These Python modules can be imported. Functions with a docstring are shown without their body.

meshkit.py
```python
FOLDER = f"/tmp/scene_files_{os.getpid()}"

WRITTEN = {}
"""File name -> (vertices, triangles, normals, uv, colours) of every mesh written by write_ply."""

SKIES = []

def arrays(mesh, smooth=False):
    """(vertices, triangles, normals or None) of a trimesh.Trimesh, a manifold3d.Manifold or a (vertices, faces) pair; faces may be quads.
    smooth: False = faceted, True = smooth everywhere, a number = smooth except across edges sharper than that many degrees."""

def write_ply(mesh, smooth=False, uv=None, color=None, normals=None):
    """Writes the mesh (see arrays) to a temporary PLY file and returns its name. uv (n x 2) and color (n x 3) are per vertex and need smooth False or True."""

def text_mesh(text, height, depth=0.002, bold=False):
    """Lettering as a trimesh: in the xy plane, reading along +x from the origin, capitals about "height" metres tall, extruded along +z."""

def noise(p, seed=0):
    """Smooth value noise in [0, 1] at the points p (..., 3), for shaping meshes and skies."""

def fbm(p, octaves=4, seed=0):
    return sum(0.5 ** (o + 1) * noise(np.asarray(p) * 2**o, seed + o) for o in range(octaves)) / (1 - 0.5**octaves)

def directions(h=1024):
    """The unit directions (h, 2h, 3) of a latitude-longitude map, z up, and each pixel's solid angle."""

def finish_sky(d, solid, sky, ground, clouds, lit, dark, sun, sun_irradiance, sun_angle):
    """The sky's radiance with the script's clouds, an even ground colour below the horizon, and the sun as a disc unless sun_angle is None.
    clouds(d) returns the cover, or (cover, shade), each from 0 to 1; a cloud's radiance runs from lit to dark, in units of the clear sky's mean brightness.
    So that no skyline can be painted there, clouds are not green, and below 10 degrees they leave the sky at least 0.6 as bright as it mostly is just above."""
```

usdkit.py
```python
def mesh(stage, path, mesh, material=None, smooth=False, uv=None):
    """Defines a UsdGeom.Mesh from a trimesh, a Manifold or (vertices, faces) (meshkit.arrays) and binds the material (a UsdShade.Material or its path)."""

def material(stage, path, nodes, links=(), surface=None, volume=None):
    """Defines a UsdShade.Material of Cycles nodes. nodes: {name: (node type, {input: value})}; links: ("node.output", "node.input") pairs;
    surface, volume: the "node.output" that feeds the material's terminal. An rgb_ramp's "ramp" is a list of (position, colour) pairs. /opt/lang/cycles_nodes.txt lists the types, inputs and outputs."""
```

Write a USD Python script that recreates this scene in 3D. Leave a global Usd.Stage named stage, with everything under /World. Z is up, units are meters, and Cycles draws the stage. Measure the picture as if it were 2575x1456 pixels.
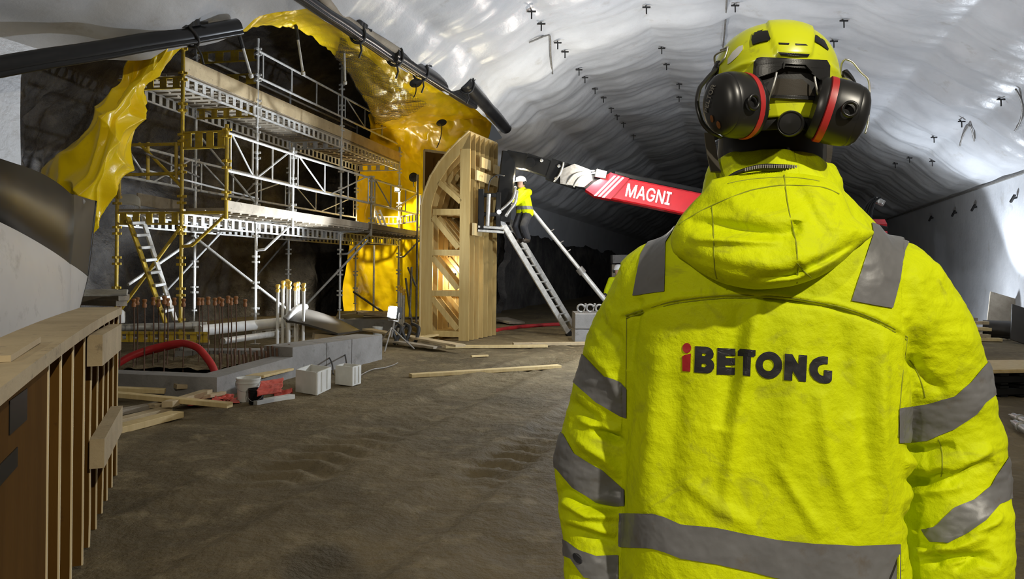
import math, random
import numpy as np, trimesh, shapely, manifold3d
from shapely.geometry import Polygon
from scipy.interpolate import PchipInterpolator, LinearNDInterpolator, RectBivariateSpline
from pxr import Usd, UsdGeom, UsdLux, UsdShade, Gf, Sdf, Vt
import usdkit, meshkit

stage = Usd.Stage.CreateInMemory()
UsdGeom.Xform.Define(stage, '/World')
UsdGeom.Scope.Define(stage, '/World/Looks')
A = np.array
# ---------------------------------------------------------------- camera
FOC, CX, HY, EYE, ROLL = 1900.0, 1287.5, 675.0, 1.5, 0.010
S = 0.9375                                   # survey depths below were taken for an eye height of 1.6 m
cr, sr = math.cos(ROLL), math.sin(ROLL)
cam = UsdGeom.Camera.Define(stage, '/World/camera')
cam.AddTransformOp().Set(Gf.Matrix4d(cr, 0, sr, 0, -sr, 0, cr, 0, 0, -1, 0, 0, 0, 0, EYE, 1))
cam.CreateHorizontalApertureAttr(36.0)
cam.CreateFocalLengthAttr(36.0 * FOC / 2575)
cam.CreateVerticalApertureOffsetAttr(-53 / 2575 * 36.0)
cam.CreateClippingRangeAttr(Gf.Vec2f(0.05, 500))
cam.CreateFStopAttr(0.0)
cam.CreateExposureAttr(0.0)

# ---------------------------------------------------------------- sky (underground: all but none) and unseen lamps behind the camera
def dome():
    m = usdkit.material(stage, '/World/Looks/no_sky', {'b': ('background_shader', {'color': (0.02, 0.022, 0.026), 'strength': 0.25})}, (), surface='b.background')
    d = UsdLux.DomeLight.Define(stage, '/World/dome_light'); d.CreateIntensityAttr(0.02); d.CreateColorAttr(Gf.Vec3f(.9, .95, 1))
dome()
def lamp(path, p, watts, col, r=0.12, aim=None, cone=None, soft=.3):
    l = UsdLux.SphereLight.Define(stage, path)
    l.CreateRadiusAttr(r); l.CreateColorAttr(Gf.Vec3f(*col)); l.CreateNormalizeAttr(True); l.CreateIntensityAttr(watts)
    p = A(p, float)
    if aim is not None:
        z = p - A(aim, float); z /= np.linalg.norm(z)
        x = np.cross([0, 0, 1.0], z); x /= np.linalg.norm(x); y = np.cross(z, x)
        l.AddTransformOp().Set(Gf.Matrix4d(*x, 0, *y, 0, *z, 0, *p, 1))
        s = UsdLux.ShapingAPI.Apply(l.GetPrim()); s.CreateShapingConeAngleAttr(cone); s.CreateShapingConeSoftnessAttr(soft)
    else:
        l.AddTranslateOp().Set(Gf.Vec3d(*map(float, p)))
    return l
UsdGeom.Scope.Define(stage, '/World/Lights')
COOL, WARM, NEUT, KEY = (.82, .90, 1.0), (1.0, .88, .62), (1.0, .97, .90), (1.0, .92, .76)
# unseen lamps behind the camera, placed to light the worker and the foreground
lamp('/World/Lights/unseen_rear_lamp', (2.3, -2.2, 4.3), 270, KEY, .07, aim=(.2, 1.6, 1.1), cone=62)
lamp('/World/Lights/unseen_rear_side_lamp', (-2.8, -3.0, 3.6), 95, KEY, .10, aim=(.2, 2.0, 1.2), cone=62)

# ---------------------------------------------------------------- helpers
def at(px, py, d):
    """The point at distance d (straight ahead) that the surveyed direction (px, py) leads to."""
    u, v = (np.asarray(px, float) - CX) / FOC, (HY - np.asarray(py, float)) / FOC
    a, b = u * cr - v * sr, u * sr + v * cr
    d = np.asarray(d, float)
    return np.stack(np.broadcast_arrays(a * d, d, EYE + b * d), -1)
def W(px, py, d): return at(px, py, np.asarray(d, float) * S)
def G(px, py, z=0.0):
    q = at(px, py, 1.0); return at(px, py, (z - EYE) / (q[..., 2] - EYE))
def proj(P):
    P = np.asarray(P, float); a, b = P[..., 0] / P[..., 1], (P[..., 2] - EYE) / P[..., 1]
    return CX + FOC * (a * cr + b * sr), HY - FOC * (-a * sr + b * cr)
used, locs = {}, {}
def numbered(path):
    n = used.get(path, -1) + 1; used[path] = n
    return path if n == 0 else f'{path}_{n:03d}'
def tag(p, label=None, cat=None, group=None, kind=None):
    for k, v in (('label', label), ('category', cat), ('group', group), ('kind', kind)):
        if v: p.SetCustomDataByKey(k, v)
    return p
def thing(name, label, cat, loc=(0, 0, 0), group=None):
    path = numbered('/World/' + name)
    x = UsdGeom.Xform.Define(stage, path); x.AddTranslateOp().Set(Gf.Vec3d(*map(float, loc)))
    locs[path] = A(loc, float)
    return tag(x.GetPrim(), label, cat, group)
def obj(name, m, mat, parent=None, smooth=False, label=None, cat=None, group=None, kind=None, loc=None, uv=None):
    """One mesh of the scene, given in world coordinates; a part goes under its thing (and moves with it)."""
    if isinstance(m, M): m = m.get()
    if hasattr(m, 'to_mesh'):
        q = m.to_mesh(); m = (q.vert_properties[:, :3], q.tri_verts)
    v, f = (m.vertices, m.faces) if hasattr(m, 'vertices') else m
    v = np.asarray(v, float)
    base = '/World' if parent is None else str(parent.GetPath())
    path = numbered(base + '/' + name)
    off = locs.get(base, np.zeros(3)) if parent is not None else np.zeros(3)
    if parent is None and loc is not None: off = A(loc, float)
    g = usdkit.mesh(stage, path, (v - off, f), '/World/Looks/' + mat, smooth=smooth, uv=uv)
    if parent is None and loc is not None: g.AddTranslateOp().Set(Gf.Vec3d(*map(float, loc)))
    locs[path] = off
    return tag(g.GetPrim(), label, cat, group, kind)
def dup(root, shift, label=None, group=None, rotz=0):
    was = root.GetCustomData(); src = str(root.GetPath())
    base = src[:-4] if src[-4] == '_' and src[-3:].isdigit() else src
    path = numbered(base)
    x = UsdGeom.Xform.Define(stage, path); l = locs[src] + A(shift, float)
    p = x.GetPrim(); p.GetReferences().AddInternalReference(src)
    x.ClearXformOpOrder(); x.AddTranslateOp().Set(Gf.Vec3d(*map(float, l)))
    if rotz: x.AddRotateZOp().Set(math.degrees(rotz))
    p.SetInstanceable(True); locs[path] = l
    return tag(p, label or was.get('label'), was.get('category'), group or was.get('group'))
def unit(a): a = np.asarray(a, float); return a / max(np.linalg.norm(a), 1e-12)
def frame(z, up=(0, 0, 1)):
    z = unit(z); x = np.cross(up, z)
    if np.linalg.norm(x) < 1e-4: x = np.cross((0, 1, 0), z)
    x = unit(x); return x, np.cross(z, x), z
class M:
    def __init__(s): s.v, s.f, s.n = [], [], 0
    def add(s, v, f):
        f = np.asarray(f, int)
        if f.shape[1] == 4: f = np.vstack([f[:, [0, 1, 2]], f[:, [0, 2, 3]]])
        s.v.append(np.asarray(v, float)); s.f.append(f + s.n); s.n += len(v); return s
    def mesh(s, m):
        if hasattr(m, 'to_mesh'):
            q = m.to_mesh(); return s.add(q.vert_properties[:, :3], q.tri_verts)
        return s.add(m.vertices, m.faces)
    def get(s): return np.vstack(s.v), np.vstack(s.f)
    def bar(s, p0, p1, w, h, up=(0, 0, 1), ch=0.0):
        """A rectangular bar from p0 to p1: w across, h along up; ch = chamfer."""
        p0, p1 = A(p0, float), A(p1, float); x, y, z = frame(p1 - p0, up)
        if ch <= 0:
            c = A([[-1, -1], [1, -1], [1, 1], [-1, 1]]) * [w / 2, h / 2]
        else:
            a, b = w / 2, h / 2
            c = A([[-a + ch, -b], [a - ch, -b], [a, -b + ch], [a, b - ch], [a - ch, b], [-a + ch, b], [-a, b - ch], [-a, -b + ch]])
        n = len(c); r = c[:, :1] * x + c[:, 1:] * y
        v = np.vstack([p0 + r, p1 + r]); i = np.arange(n); j = (i + 1) % n
        f = np.vstack([np.stack([i, j, j + n], 1), np.stack([i, j + n, i + n], 1),
                       [[0, k + 1, k] for k in range(1, n - 1)], [[n, n + k, n + k + 1] for k in range(1, n - 1)]])
        return s.add(v, f)
    def box(s, c, size, rotz=0.0, ch=0.0):
        c = A(c, float); d = A([math.cos(rotz), math.sin(rotz), 0]) * size[0] / 2
        return s.bar(c - d, c + d, size[1], size[2], ch=ch)
    def tube(s, p0, p1, r, n=8, r1=None): return s.path([p0, p1], [r, r if r1 is None else r1], n)
    def path(s, pts, r, n=8, closed=False):
        p = np.asarray(pts, float); r = np.broadcast_to(r, (len(p),))
        t = np.gradient(p, axis=0)
        if closed: t = np.roll(p, -1, 0) - np.roll(p, 1, 0)
        t /= np.linalg.norm(t, axis=1, keepdims=True) + 1e-12
        x = frame(t[0])[0]; v = []
        ang = np.arange(n) * 2 * np.pi / n
        for k in range(len(p)):
            x = unit(x - t[k] * np.dot(x, t[k])); y = np.cross(t[k], x)
            v.append(p[k] + r[k] * (np.cos(ang)[:, None] * x + np.sin(ang)[:, None] * y))
        v = np.vstack(v); L = len(p); f = []
        i = np.arange(n); j = (i + 1) % n
        for k in range(L if closed else L - 1):
            a, b = k * n, ((k + 1) % L) * n
            f += [np.stack([a + i, a + j, b + j], 1), np.stack([a + i, b + j, b + i], 1)]
        if not closed:
            f += [A([[0, k + 1, k] for k in range(1, n - 1)]), A([[(L - 1) * n, (L - 1) * n + k, (L - 1) * n + k + 1] for k in range(1, n - 1)])]
        return s.add(v, np.vstack(f))
    def lathe(s, prof, o=(0, 0, 0), axis=(0, 0, 1), n=20, sx=1.0, sy=1.0, up=(0, 0, 1)):
        """prof: (radius, height) pairs, turned about the axis through o."""
        x, y, z = frame(axis, up); ang = np.arange(n) * 2 * np.pi / n
        v = np.vstack([A(o, float) + h * z + r * (np.cos(ang)[:, None] * x * sx + np.sin(ang)[:, None] * y * sy) for r, h in prof])
        L = len(prof); i = np.arange(n); j = (i + 1) % n; f = []
        for k in range(L - 1):
            a, b = k * n, (k + 1) * n
            f += [np.stack([a + i, a + j, b + j], 1), np.stack([a + i, b + j, b + i], 1)]
        f += [A([[0, k + 1, k] for k in range(1, n - 1)]), A([[(L - 1) * n, (L - 1) * n + k, (L - 1) * n + k + 1] for k in range(1, n - 1)])]
        return s.add(v, np.vstack(f))
    def prism(s, poly, o, x, y, depth):
        """A shapely polygon (or points) in the frame o, x, y pushed along x cross y."""
        g = poly if hasattr(poly, 'exterior') else Polygon(poly)
        t = trimesh.creation.extrude_polygon(g, depth, engine='earcut')
        x, y = A(x, float), A(y, float); z = unit(np.cross(x, y))
        return s.add(A(o, float) + t.vertices[:, :1] * x + t.vertices[:, 1:2] * y + t.vertices[:, 2:] * z, t.faces)
def spline(pts, n):
    p = np.asarray(pts, float); t = np.r_[0, np.cumsum(np.linalg.norm(np.diff(p, axis=0), axis=1))]
    return PchipInterpolator(t, p)(np.linspace(0, t[-1], n))
def grid_faces(r, c):
    i, j = np.meshgrid(np.arange(r - 1), np.arange(c - 1), indexing='ij'); a = (i * c + j).ravel()
    return np.vstack([np.stack([a, a + 1, a + c + 1], 1), np.stack([a, a + c + 1, a + c], 1)])
def resample(P, nr, nc, k=3):
    """A control net (r, c, 3) made into a smooth grid of nr x nc points."""
    P = np.asarray(P, float); r, c = P.shape[:2]
    u, v = np.linspace(0, 1, r), np.linspace(0, 1, c)
    return np.stack([RectBivariateSpline(u, v, P[..., q], kx=min(k, r - 1), ky=min(k, c - 1), s=0)(np.linspace(0, 1, nr), np.linspace(0, 1, nc)) for q in range(3)], -1)
def grid_normals(g):
    n = np.cross(np.gradient(g, axis=1), np.gradient(g, axis=0)); return n / (np.linalg.norm(n, axis=-1, keepdims=True) + 1e-12)
def sheet(g, th, nrm=None):
    """A grid of points as a sheet of thickness th, closed along its edges."""
    r, c = g.shape[:2]; n = grid_normals(g) if nrm is None else nrm
    v = np.vstack([g.reshape(-1, 3), (g + n * th).reshape(-1, 3)]); f = grid_faces(r, c); N = r * c
    rim = np.r_[np.arange(c), np.arange(1, r) * c + c - 1, (r - 1) * c + np.arange(c - 2, -1, -1), np.arange(r - 2, 0, -1) * c]
    a, b = rim, np.roll(rim, -1)
    return v, np.vstack([f, f[:, ::-1] + N, np.stack([a, a + N, b + N], 1), np.stack([a, b + N, b], 1)])
def clip(v, f, g, *extra):
    """Keeps what has g > 0 of a triangle mesh, cut exactly along g = 0. extra: further per-vertex arrays, interpolated."""
    g = np.where(np.abs(g) < 1e-9, 1e-9, g); ins = g > 0; k = ins[f].sum(1)
    out = [f[k == 3]]; new = {}; vs = [v]; es = [[e] for e in extra]; n = len(v); gs = []
    def cut(a, b):
        nonlocal n
        key = (min(a, b), max(a, b))
        if key not in new:
            a, b = key; t = g[a] / (g[a] - g[b]); vs.append((v[a] + t * (v[b] - v[a]))[None])
            for q, e in zip(es, extra): q.append((e[a] + t * (e[b] - e[a]))[None])
            new[key] = n; n += 1
        return new[key]
    add = []
    for tri in f[(k == 1) | (k == 2)]:
        s = ins[tri]
        if s.sum() == 1:
            a = int(np.argmax(s)); t = np.roll(tri, -a); add.append([t[0], cut(t[0], t[1]), cut(t[0], t[2])])
        else:
            a = int(np.argmin(s)); t = np.roll(tri, -a); p, q = cut(t[0], t[1]), cut(t[0], t[2])
            add += [[p, t[1], t[2]], [p, t[2], q]]
    f2 = np.vstack([out[0], A(add, int).reshape(-1, 3)]); v2 = np.vstack(vs)
    keep, inv = np.unique(f2, return_inverse=True)
    r = (v2[keep], inv.reshape(-1, 3))
    return r + tuple(np.concatenate([x.reshape(len(x), -1) if x.ndim > 1 else x for x in q])[keep] for q in es) if extra else r
def sdist(pts, poly):
    """Signed distance (inside > 0) of points (n, 2) to a closed polygon."""
    p, q = np.asarray(pts, float), np.asarray(poly, float); d = np.full(len(p), 1e9); ins = np.zeros(len(p), bool)
    for a, b in zip(q, np.roll(q, -1, 0)):
        e = b - a; t = np.clip(((p - a) @ e) / (e @ e + 1e-12), 0, 1); d = np.minimum(d, np.linalg.norm(p - a - t[:, None] * e, axis=1))
        c = (a[1] > p[:, 1]) != (b[1] > p[:, 1]); ins ^= c & (p[:, 0] < (b[0] - a[0]) * (p[:, 1] - a[1]) / (b[1] - a[1] + 1e-12) + a[0])
    return np.where(ins, d, -d)
fbm = meshkit.fbm

# ---------------------------------------------------------------- materials
def mat(name, c1, c2=None, scale=4.0, rough=.6, metal=0.0, bump=0.0, bscale=None, stretch=(1, 1, 1), spec=.5, lo=.35, hi=.65, detail=5, dist=.02,
        c3=None, s3=30, lo3=.55, hi3=.7, coat=0.0, sheen=0.0, dist3=0.0, rough2=None, sub=0.0):
    c2 = c2 or tuple(x * .8 for x in c1)
    n = {'g': ('geometry', {}), 'm': ('mapping', {'scale': tuple(scale * s for s in stretch)}), 'n': ('noise_texture', {'scale': 1.0, 'detail': detail, 'roughness': .6}),
         'r': ('rgb_ramp', {'ramp': [(0, c1), (lo, c1), (hi, c2), (1, c2)]}),
         'p': ('principled_bsdf', {'roughness': rough, 'metallic': metal, 'specular_ior_level': spec, 'coat_weight': coat, 'sheen_weight': sheen})}
    l = [('g.position', 'm.vector'), ('m.vector', 'n.vector'), ('n.fac', 'r.fac')]
    if c3:
        n |= {'n3': ('noise_texture', {'scale': s3, 'detail': 6, 'roughness': .65, 'distortion': dist3}), 'k3': ('map_range', {'from_min': lo3, 'from_max': hi3, 'clamp': True}),
              'x3': ('mix_color', {'b': c3})}
        l += [('g.position', 'n3.vector'), ('n3.fac', 'k3.value'), ('k3.result', 'x3.fac'), ('r.color', 'x3.a'), ('x3.result', 'p.base_color')]
        if rough2 is not None:
            n['rr'] = ('map_range', {'from_min': lo3, 'from_max': hi3, 'to_min': rough, 'to_max': rough2, 'clamp': True})
            l += [('n3.fac', 'rr.value'), ('rr.result', 'p.roughness')]
    else: l += [('r.color', 'p.base_color')]
    if bump:
        n |= {'m2': ('mapping', {'scale': tuple((bscale or scale) * s for s in stretch)}), 'n2': ('noise_texture', {'scale': 1.0, 'detail': 6, 'roughness': .62}), 'b': ('bump', {'strength': bump, 'distance': dist})}
        l += [('g.position', 'm2.vector'), ('m2.vector', 'n2.vector'), ('n2.fac', 'b.height'), ('b.normal', 'p.normal')]
    usdkit.material(stage, '/World/Looks/' + name, n, l, surface='p.BSDF'); return name
def glow(name, c, s): return usdkit.material(stage, '/World/Looks/' + name, {'e': ('emission', {'color': c, 'strength': s})}, (), surface='e.emission')
mat('membrane', (.62, .63, .65), (.54, .55, .57), 1.2, rough=.33, bump=.25, bscale=7, dist=.03, c3=(.40, .38, .35), s3=2.2, lo3=.60, hi3=.80)
mat('rock', (.13, .12, .11), (.055, .05, .048), 1.6, rough=.75, bump=1.0, bscale=6, dist=.12, c3=(.19, .17, .145), s3=1.1, lo3=.52, hi3=.7)
mat('mud', (.188, .145, .078), (.105, .082, .046), .55, rough=.80, bump=.9, bscale=9, dist=.04, c3=(.25, .198, .112), s3=3.2, lo3=.52, hi3=.72, spec=.2)
mat('yellow', (.95, .69, .006), (.90, .62, .005), 1.5, rough=.22, bump=.30, bscale=5, dist=.03, c3=(.62, .45, .03), s3=2.6, lo3=.60, hi3=.8)
mat('wood_edge', (.82, .68, .42), (.74, .60, .36), 1.0, rough=.6, stretch=(14, 14, 1.1))
mat('black_pipe', (.012, .012, .013), (.02, .02, .021), 3, rough=.28)
mat('black_matt', (.014, .014, .015), (.022, .021, .02), 20, rough=.55)
mat('steel', (.52, .52, .50), (.36, .35, .33), 14, rough=.42, metal=.75, c3=(.62, .60, .56), s3=40, lo3=.6, hi3=.7)
mat('steel_dull', (.30, .29, .27), (.20, .185, .165), 14, rough=.55, metal=.5)
mat('scaffold_yellow', (.55, .37, .012), (.40, .27, .02), 12, rough=.5, c3=(.30, .25, .17), s3=35, lo3=.56, hi3=.66)
mat('galvanised', (.62, .61, .58), (.46, .45, .42), 10, rough=.48, metal=.35, c3=(.35, .31, .25), s3=30, lo3=.60, hi3=.7)
mat('wood', (.52, .375, .145), (.44, .30, .10), 1.0, rough=.62, bump=.12, bscale=3, stretch=(14, 14, 1.1), c3=(.30, .19, .08), s3=9, lo3=.70, hi3=.78)
mat('wood_pale', (.60, .465, .23), (.51, .375, .165), 1.0, rough=.65, bump=.12, bscale=3, stretch=(14, 14, 1.1), c3=(.33, .24, .13), s3=9, lo3=.68, hi3=.78)
mat('plank', (.50, .395, .235), (.38, .29, .165), 3.0, rough=.72, bump=.2, bscale=22, c3=(.18, .14, .09), s3=14, lo3=.6, hi3=.75)
mat('plank_grey', (.36, .31, .235), (.25, .21, .155), 3.0, rough=.75, bump=.2, bscale=22, c3=(.15, .125, .095), s3=14, lo3=.6, hi3=.75)
mat('plywood_brown', (.135, .066, .014), (.10, .048, .010), 1.2, spec=.05, rough=.9, stretch=(3, 3, .6), bump=.1, bscale=8, c3=(.075, .036, .012), s3=7, lo3=.66, hi3=.75)
mat('concrete', (.27, .26, .245), (.21, .20, .187), 3, rough=.8, bump=.3, bscale=18, c3=(.15, .14, .128), s3=5, lo3=.58, hi3=.72)
mat('red_paint', (.60, .008, .016), (.52, .006, .014), 4, rough=.32, coat=.3)
mat('red_plastic', (.48, .028, .03), (.40, .02, .022), 8, rough=.42)
mat('red_net', (.62, .09, .06), (.5, .06, .045), 8, rough=.6)
mat('white_paint', (.78, .78, .76), (.72, .72, .70), 6, rough=.4)
mat('white_board', (.66, .65, .60), (.58, .57, .52), 6, rough=.55)
mat('orange_cap', (.33, .14, .045), (.25, .10, .03), 20, rough=.5)
mat('yellow_cap', (.80, .52, .08), (.72, .44, .06), 20, rough=.45)
mat('rust', (.14, .075, .042), (.09, .052, .034), 25, rough=.8)
mat('machine_grey', (.60, .58, .545), (.55, .53, .50), 1.5, rough=.42, spec=.22, c3=(.30, .285, .265), s3=2.5, lo3=.58, hi3=.75)
mat('machine_black', (.012, .012, .012), (.018, .018, .018), 3, rough=.30, spec=.10)
mat('machine_dark', (.045, .040, .033), (.055, .048, .039), 3, rough=.42, spec=.15)
mat('tyre', (.02, .02, .02), (.03, .028, .026), 9, rough=.8)
mat('dark_glass', (.01, .012, .014), rough=.06)
mat('skin', (.55, .33, .24), rough=.5)
mat('trousers', (.022, .023, .028), (.035, .035, .038), 12, rough=.85)
mat('boot', (.045, .032, .02), (.03, .022, .015), 20, rough=.6)
mat('glove', (.02, .02, .022), (.035, .034, .033), 30, rough=.7)
HV, HV2 = (.67, .76, .002), (.56, .65, .002)
mat('hivis', HV, HV2, 5, rough=.62, bump=.5, bscale=48, dist=.007, c3=(.26, .26, .03), s3=13, lo3=.54, hi3=.88, dist3=1.4, spec=.14)
mat('reflective', (.165, .165, .172), (.135, .135, .14), 14, rough=.42, bump=.12, bscale=120, dist=.002, c3=(.12, .098, .075), s3=18, lo3=.56, hi3=.75, spec=.5)
mat('hivis_dark', (.30, .34, .01), (.24, .27, .01), 40, rough=.8)
mat('helmet_yellow', (.66, .72, .012), (.60, .66, .012), 5, rough=.30, c3=(.24, .24, .04), s3=26, lo3=.60, hi3=.82, dist3=.8, bump=.04, bscale=40, dist=.002)
mat('gloss_black', (.012, .012, .013), (.016, .016, .016), 8, rough=.34, c3=(.06, .055, .05), s3=30, lo3=.66, hi3=.85)
mat('print_black', (.014, .014, .018), (.018, .018, .022), 20, rough=.45); mat('print_red', (.36, .012, .016), (.33, .01, .014), 20, rough=.5)
glow('lamp_glow', (1.0, .97, .92), 18); glow('lamp_glow_warm', (1.0, .90, .62), 14)

# ---------------------------------------------------------------- the tunnel: s runs along it, p across it
AX = unit((.284, .959, 0)); NX = A([AX[1], -AX[0], 0])
def SP(s, p, z): return np.asarray(s, float)[..., None] * AX + np.asarray(p, float)[..., None] * NX + np.asarray(z, float)[..., None] * A([0, 0, 1.0])
def to_sp(P): P = np.asarray(P, float); return P @ AX, P @ NX, P[..., 2]
PROF = A([(6.45, -.35), (6.72, 1.0), (6.75, 2.4), (6.6, 4.0), (5.2, 5.1), (3.7, 5.95), (2.1, 6.6), (0, 7.0), (-1.8, 6.95), (-3.7, 6.5), (-5.0, 5.75), (-6.2, 4.95), (-7.5, 4.0), (-7.75, 2.4), (-7.75, 1.0), (-7.6, -.35)]) * S
TT = np.r_[0, np.cumsum(np.linalg.norm(np.diff(PROF, axis=0), axis=1))]
prof_s = PchipInterpolator(TT, PROF)
def prof(t):
    """Between straight facets and a smooth arch, as the membrane hangs from ring to ring."""
    lin = np.stack([np.interp(t, TT, PROF[:, k]) for k in (0, 1)], -1); return .5 * lin + .5 * prof_s(t)
T_SEAM_R, T_SEAM_L = TT[3], TT[12]
def tunnel(s, t):
    q = prof(t); dq = (prof(np.minimum(t + .02, TT[-1])) - prof(np.maximum(t - .02, 0))); dq /= np.linalg.norm(dq, axis=-1, keepdims=True)
    nin = np.stack([-dq[..., 1], dq[..., 0]], -1)          # points into the tunnel
    up = ((t > T_SEAM_R) & (t < T_SEAM_L)).astype(float)
    fade = np.clip(np.minimum(np.abs(t - T_SEAM_R), np.abs(t - T_SEAM_L)) / .5, 0, 1)
    edge = np.where(up > 0, fade, 0)
    ring = 2.06
    a = np.abs(np.sin(np.pi * s / ring)); b = np.abs(np.sin(np.pi * (s + .62) / ring))
    sag = .12 * a + .04 * b
    arc = np.interp(t, TT, np.arange(len(TT))); cell = np.abs(np.sin(np.pi * arc))
    sag = sag * (.45 + .55 * cell) * edge + .05 * cell * edge
    P3 = SP(s, q[..., 0], q[..., 1])
    wr = fbm(np.stack([s * 1.15, t * .30, 0 * s], -1), 4, 3) - .5; cre = .25 - np.abs(fbm(np.stack([s * 1.7 + .4 * np.sin(t * .8), t * .42, 0 * s + 7], -1), 3, 13) - .5)
    wr2 = fbm(np.stack([s * .9 + .5 * t, t * 1.3, 0 * s + 4], -1), 4, 8) - .5
    h = sag + (.26 * wr + .13 * wr2 + .08 * cre) * edge + (1 - up) * (.05 * (fbm(np.stack([s * .5, t * .15, 0 * s + 9], -1), 3, 5) - .5) * np.clip(np.minimum(np.abs(t - T_SEAM_R), np.abs(t - T_SEAM_L)) / .6, 0, 1))
    # the seam between wall and vault is a pinched roll
    h = h + .035 * np.exp(-((t - T_SEAM_R) / .05) ** 2)
    return P3 + h[..., None] * (nin[..., :1] * NX + nin[..., 1:] * A([0, 0, 1.0]))
PP = [tuple(x) for x in PROF]
def hit(px, py):
    """Where a surveyed direction meets the tunnel lining: (s, t)."""
    d = np.arange(1.5, 75, .01); P = at(px, py, d); s, p, z = to_sp(P)
    g = sdist(np.stack([p, z], 1), PP); k = int(np.argmax(g < 0)); k = max(k, 1)
    q = A([p[k], z[k]]); tt = np.linspace(0, TT[-1], 4000); c = np.stack([np.interp(tt, TT, PROF[:, j]) for j in (0, 1)], 1)
    return float(s[k]), float(tt[np.argmin(np.linalg.norm(c - q, axis=1))])
# the mouth of the side gallery cut out of the left of the lining
EDGE = [hit(*q) for q in ((55, 430), (55, 182), (200, 153), (400, 112), (596, 72), (640, 40), (690, 18), (760, -4), (880, 75), (1000, 152), (1100, 205), (1190, 262), (1235, 305), (1258, 338))]
HOLE = EDGE + [(EDGE[-1][0] - .3, T_SEAM_L + .3), (EDGE[-1][0] - .3, TT[-1] + 1), (EDGE[0][0], TT[-1] + 1)]
FAR0 = EDGE[-1][0] - .3
def lining(s0, s1, t0, t1, ds, dt):
    s, t = np.meshgrid(np.arange(s0, s1 + ds / 2, ds), np.linspace(t0, t1, max(2, int((t1 - t0) / dt))), indexing='ij')
    v = tunnel(s.ravel(), t.ravel()); f = grid_faces(*s.shape); st = np.stack([s.ravel(), t.ravel()], 1)
    near = (st[:, 1] > TT[7]) & (st[:, 0] < FAR0 + 3)
    g = np.full(len(st), 1.0)
    if near.any(): g[near] = -sdist(st[near], HOLE)
    # beyond the gallery the left wall sheet ends in a ragged hem above the rock
    zl = 2.75 + .9 * (fbm(np.stack([st[:, 0] * .45, 0 * st[:, 0], 0 * st[:, 0] + 3.3], 1), 4, 17) - .5)
    low = (st[:, 1] > T_SEAM_L) & (st[:, 0] > FAR0 - .05)
    g = np.where(low, np.minimum(g, np.where(v[:, 2] - zl * S > 0, v[:, 2] - zl * S, v[:, 2] - zl * S)), g)
    return clip(v, f, g)
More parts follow.
